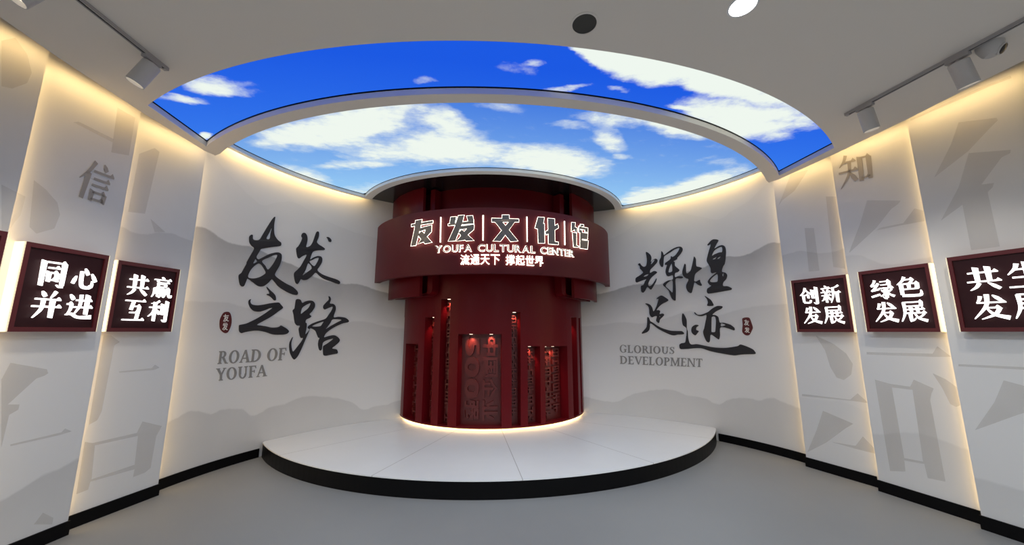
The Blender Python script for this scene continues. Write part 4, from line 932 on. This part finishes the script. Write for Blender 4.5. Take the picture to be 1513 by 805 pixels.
for W, s, o, loops in WASH:
    bm = bmesh.new(); solid(bm, [px_poly(l, s, o) for l in loops], W.at, 0.0015, 0.0015); struct(obj('wall_print', bm, 'wash_pale' if o[1] >= 470 else 'wash'), 'pale taupe fragment of oversized type printed on the wall panel', 'print')

# ================================================================== CEILING FITTINGS
def rail(p0, p1, label):
    a = on_level(*p0, ZC-0.03); b = on_level(*p1, ZC-0.03); d = (b-a).normalized(); sd = Vector((-d.y, d.x, 0)); mid = (a+b)/2
    ext = d*0.5; b2 = b+ext; mid = (a+b2)/2; L_ = (b2-a).length/2
    r = thing('track_rail', label, 'track', (mid.x, mid.y, ZC))
    bm = bmesh.new()
    for s_ in (-1, 1): box(bm, (mid.x+sd.x*s_*0.0105, mid.y+sd.y*s_*0.0105, ZC-0.011), d*L_, sd*0.0035, (0, 0, 0.011))
    box(bm, (mid.x, mid.y, ZC-0.004), d*L_, sd*0.0135, (0, 0, 0.0035)); obj('rail_body', bm, 'rail', r)
    bm = bmesh.new(); box(bm, (mid.x, mid.y, ZC-0.012), d*(L_-0.01), sd*0.0068, (0, 0, 0.005)); obj('conductor_slot', bm, 'black', r)['label'] = 'black slot'
    e = a+d*0.004; bm = bmesh.new(); box(bm, (e.x, e.y, ZC-0.012), d*0.012, sd*0.015, (0, 0, 0.0118)); obj('end_cap', bm, 'rail', r)
    return a, d, sd
def track_spot(base, d, sd, aim, label, power, target):
    """adapter on the rail, yoke, tilted can with recessed lens"""
    r = thing('track_spotlight', label, 'spotlight', base, 'track spotlights under the ceiling')
    bm = bmesh.new(); box(bm, base+Vector((0, 0, -0.033)), d*0.058, sd*0.016, (0, 0, 0.0115), 0, 0.004); obj('adapter', bm, 'rail', r)
    piv = base+Vector((0, 0, -0.070)); bm = bmesh.new(); lathe(bm, [(0, -0.03), (0.011, -0.03), (0.013, 0.028), (0, 0.028)], piv, (0, 0, 1), 14); obj('stem', bm, 'rail', r)
    aim = Vector(aim).normalized(); top = piv-aim*0.012
    R_, Ln = 0.05, 0.17
    bm = bmesh.new(); lathe(bm, [(0, 0), (R_-0.006, 0), (R_, 0.006), (R_, Ln), (R_-0.005, Ln), (R_-0.006, Ln-0.03), (0, Ln-0.032)], top, aim, 28); obj('lamp_body', bm, 'fixture', r, smooth=True)
    bm = bmesh.new(); lathe(bm, [(0, Ln-0.031), (R_-0.0075, Ln-0.029), (R_-0.0075, Ln-0.026), (0, Ln-0.024)], top, aim, 24); obj('lens', bm, 'lens_on', r, smooth=True)['label'] = 'glowing lens'
    spot('track_spot_beam', top+aim*(Ln+0.005), target, power, (1, 0.90, 0.76), math.radians(70), 0.9, 0.04)
aL, dL, sL = rail((244.5, 105), (112, 0), 'pale track rail on the ceiling by the left wall')
aR, dR, sR = rail((1251.5, 172), (1505, 38.5), 'pale track rail on the ceiling by the right wall')
def on_rail(a, d, k): p = a+d*k; return Vector((p.x, p.y, ZC))
kL1 = (on_level(224, 89, ZC-0.03)-aL).length; kR1 = (on_level(1276, 158, ZC-0.03)-aR).length; kR2 = (on_level(1415, 86, ZC-0.03)-aR).length
track_spot(on_rail(aL, dL, kL1), dL, sL, (-0.42, -0.12, -1), 'white cylindrical track spotlight at the far end of the left rail', P_SPOT, (-3.4, 3.4, 1.0))
track_spot(on_rail(aL, dL, 0.68), dL, sL, (-0.42, -0.30, -1), 'white cylindrical track spotlight cut by the top left picture corner', P_SPOT, (-3.5, 2.6, 1.0))
track_spot(on_rail(aR, dR, kR1), dR, sR, (0.22, 0.02, -1), 'white cylindrical track spotlight at the far end of the right rail', P_SPOT, (3.4, 3.7, 1.0))
track_spot(on_rail(aR, dR, kR2), dR, sR, (0.34, 0.02, -1), 'white cylindrical track spotlight on the right rail beside the security camera', P_SPOT, (3.5, 2.9, 1.0))
# security camera
p = on_level(1462, 66, ZC); r = thing('security_camera', 'small white dome security camera on the ceiling beside the right track rail', 'camera', p)
bm = bmesh.new(); lathe(bm, [(0, 0), (0.060, 0), (0.060, -0.022), (0.052, -0.045), (0.042, -0.066), (0.03, -0.078), (0, -0.080)], p, (0, 0, 1), 32); obj('camera_body', bm, 'fixture', r, smooth=True)
la = Vector((0.25, -0.75, -0.62)).normalized(); c0 = p+Vector((0.014, -0.022, -0.045))
bm = bmesh.new(); lathe(bm, [(0, -0.01), (0.036, -0.01), (0.036, 0.022), (0.031, 0.026), (0, 0.022)], c0, la, 28); obj('eyeball', bm, 'fixture', r, smooth=True)
bm = bmesh.new(); lathe(bm, [(0, 0.02), (0.029, 0.0235), (0.029, 0.027), (0.012, 0.031), (0, 0.032)], c0, la, 28); obj('lens', bm, 'dark_plastic', r, smooth=True)['label'] = 'black lens'
# recessed speaker and downlights
p = on_level(863.5, 35, ZC); rs = 0.5*(on_level(846, 36.5, ZC)-on_level(882, 32.8, ZC)).length
r = thing('ceiling_speaker', 'round dark grille recessed in the ceiling above the sky panels', 'speaker', p)
bm = bmesh.new(); lathe(bm, [(rs, -0.004), (rs+0.012, -0.003), (rs+0.012, 0), (rs, 0)], p, (0, 0, 1), 40); obj('trim_ring', bm, 'ceiling', r, smooth=True)
bm = bmesh.new(); lathe(bm, [(0, -0.0035), (rs, -0.002), (rs, 0), (0, 0)], p, (0, 0, 1), 40); obj('grille', bm, 'grille', r, smooth=True)['label'] = 'dark perforated grille'
p0 = on_level(1097.5, 8.5, ZC)
for k, (x, y) in enumerate([(p0.x, p0.y), (-1.2, 0.9), (1.2, 0.2), (-1.2, -0.9), (1.2, -1.7), (0, -2.3)]):
    p = Vector((x, y, ZC))
    if k == 0:
        r = thing('downlight', 'round bright recessed downlight at the top edge of the ceiling', 'downlight', p)
        bm = bmesh.new(); lathe(bm, [(0.068, -0.004), (0.078, -0.002), (0.078, 0), (0.068, 0)], p, (0, 0, 1), 36); obj('trim_ring', bm, 'white_trim', r, smooth=True)
        bm = bmesh.new(); lathe(bm, [(0, -0.003), (0.068, -0.003), (0.068, 0), (0, 0)], p, (0, 0, 1), 36); obj('diffuser', bm, 'lamp_on', r, smooth=True)['label'] = 'white glowing diffuser'
    d = bpy.data.lights.new('downlight_beam', 'AREA'); d.shape = 'DISK'; d.size = 0.16; d.energy = P_DOWN; d.color = (0.92, 0.97, 1.0); d.spread = math.radians(150)
    o = bpy.data.objects.new('downlight_beam', d); C.objects.link(o); o.location = (x, y, ZC-0.02)

# two unseen spots without fixtures, added near the visitor to brighten the stage
for sx in (-1, 1):
    spot('stage_fill', (sx*2.6, 0.9, ZC-0.1), (sx*0.9, 4.6, ZP), P_STAGE, (0.93, 0.98, 1.0), math.radians(50), 0.8, 0.05)
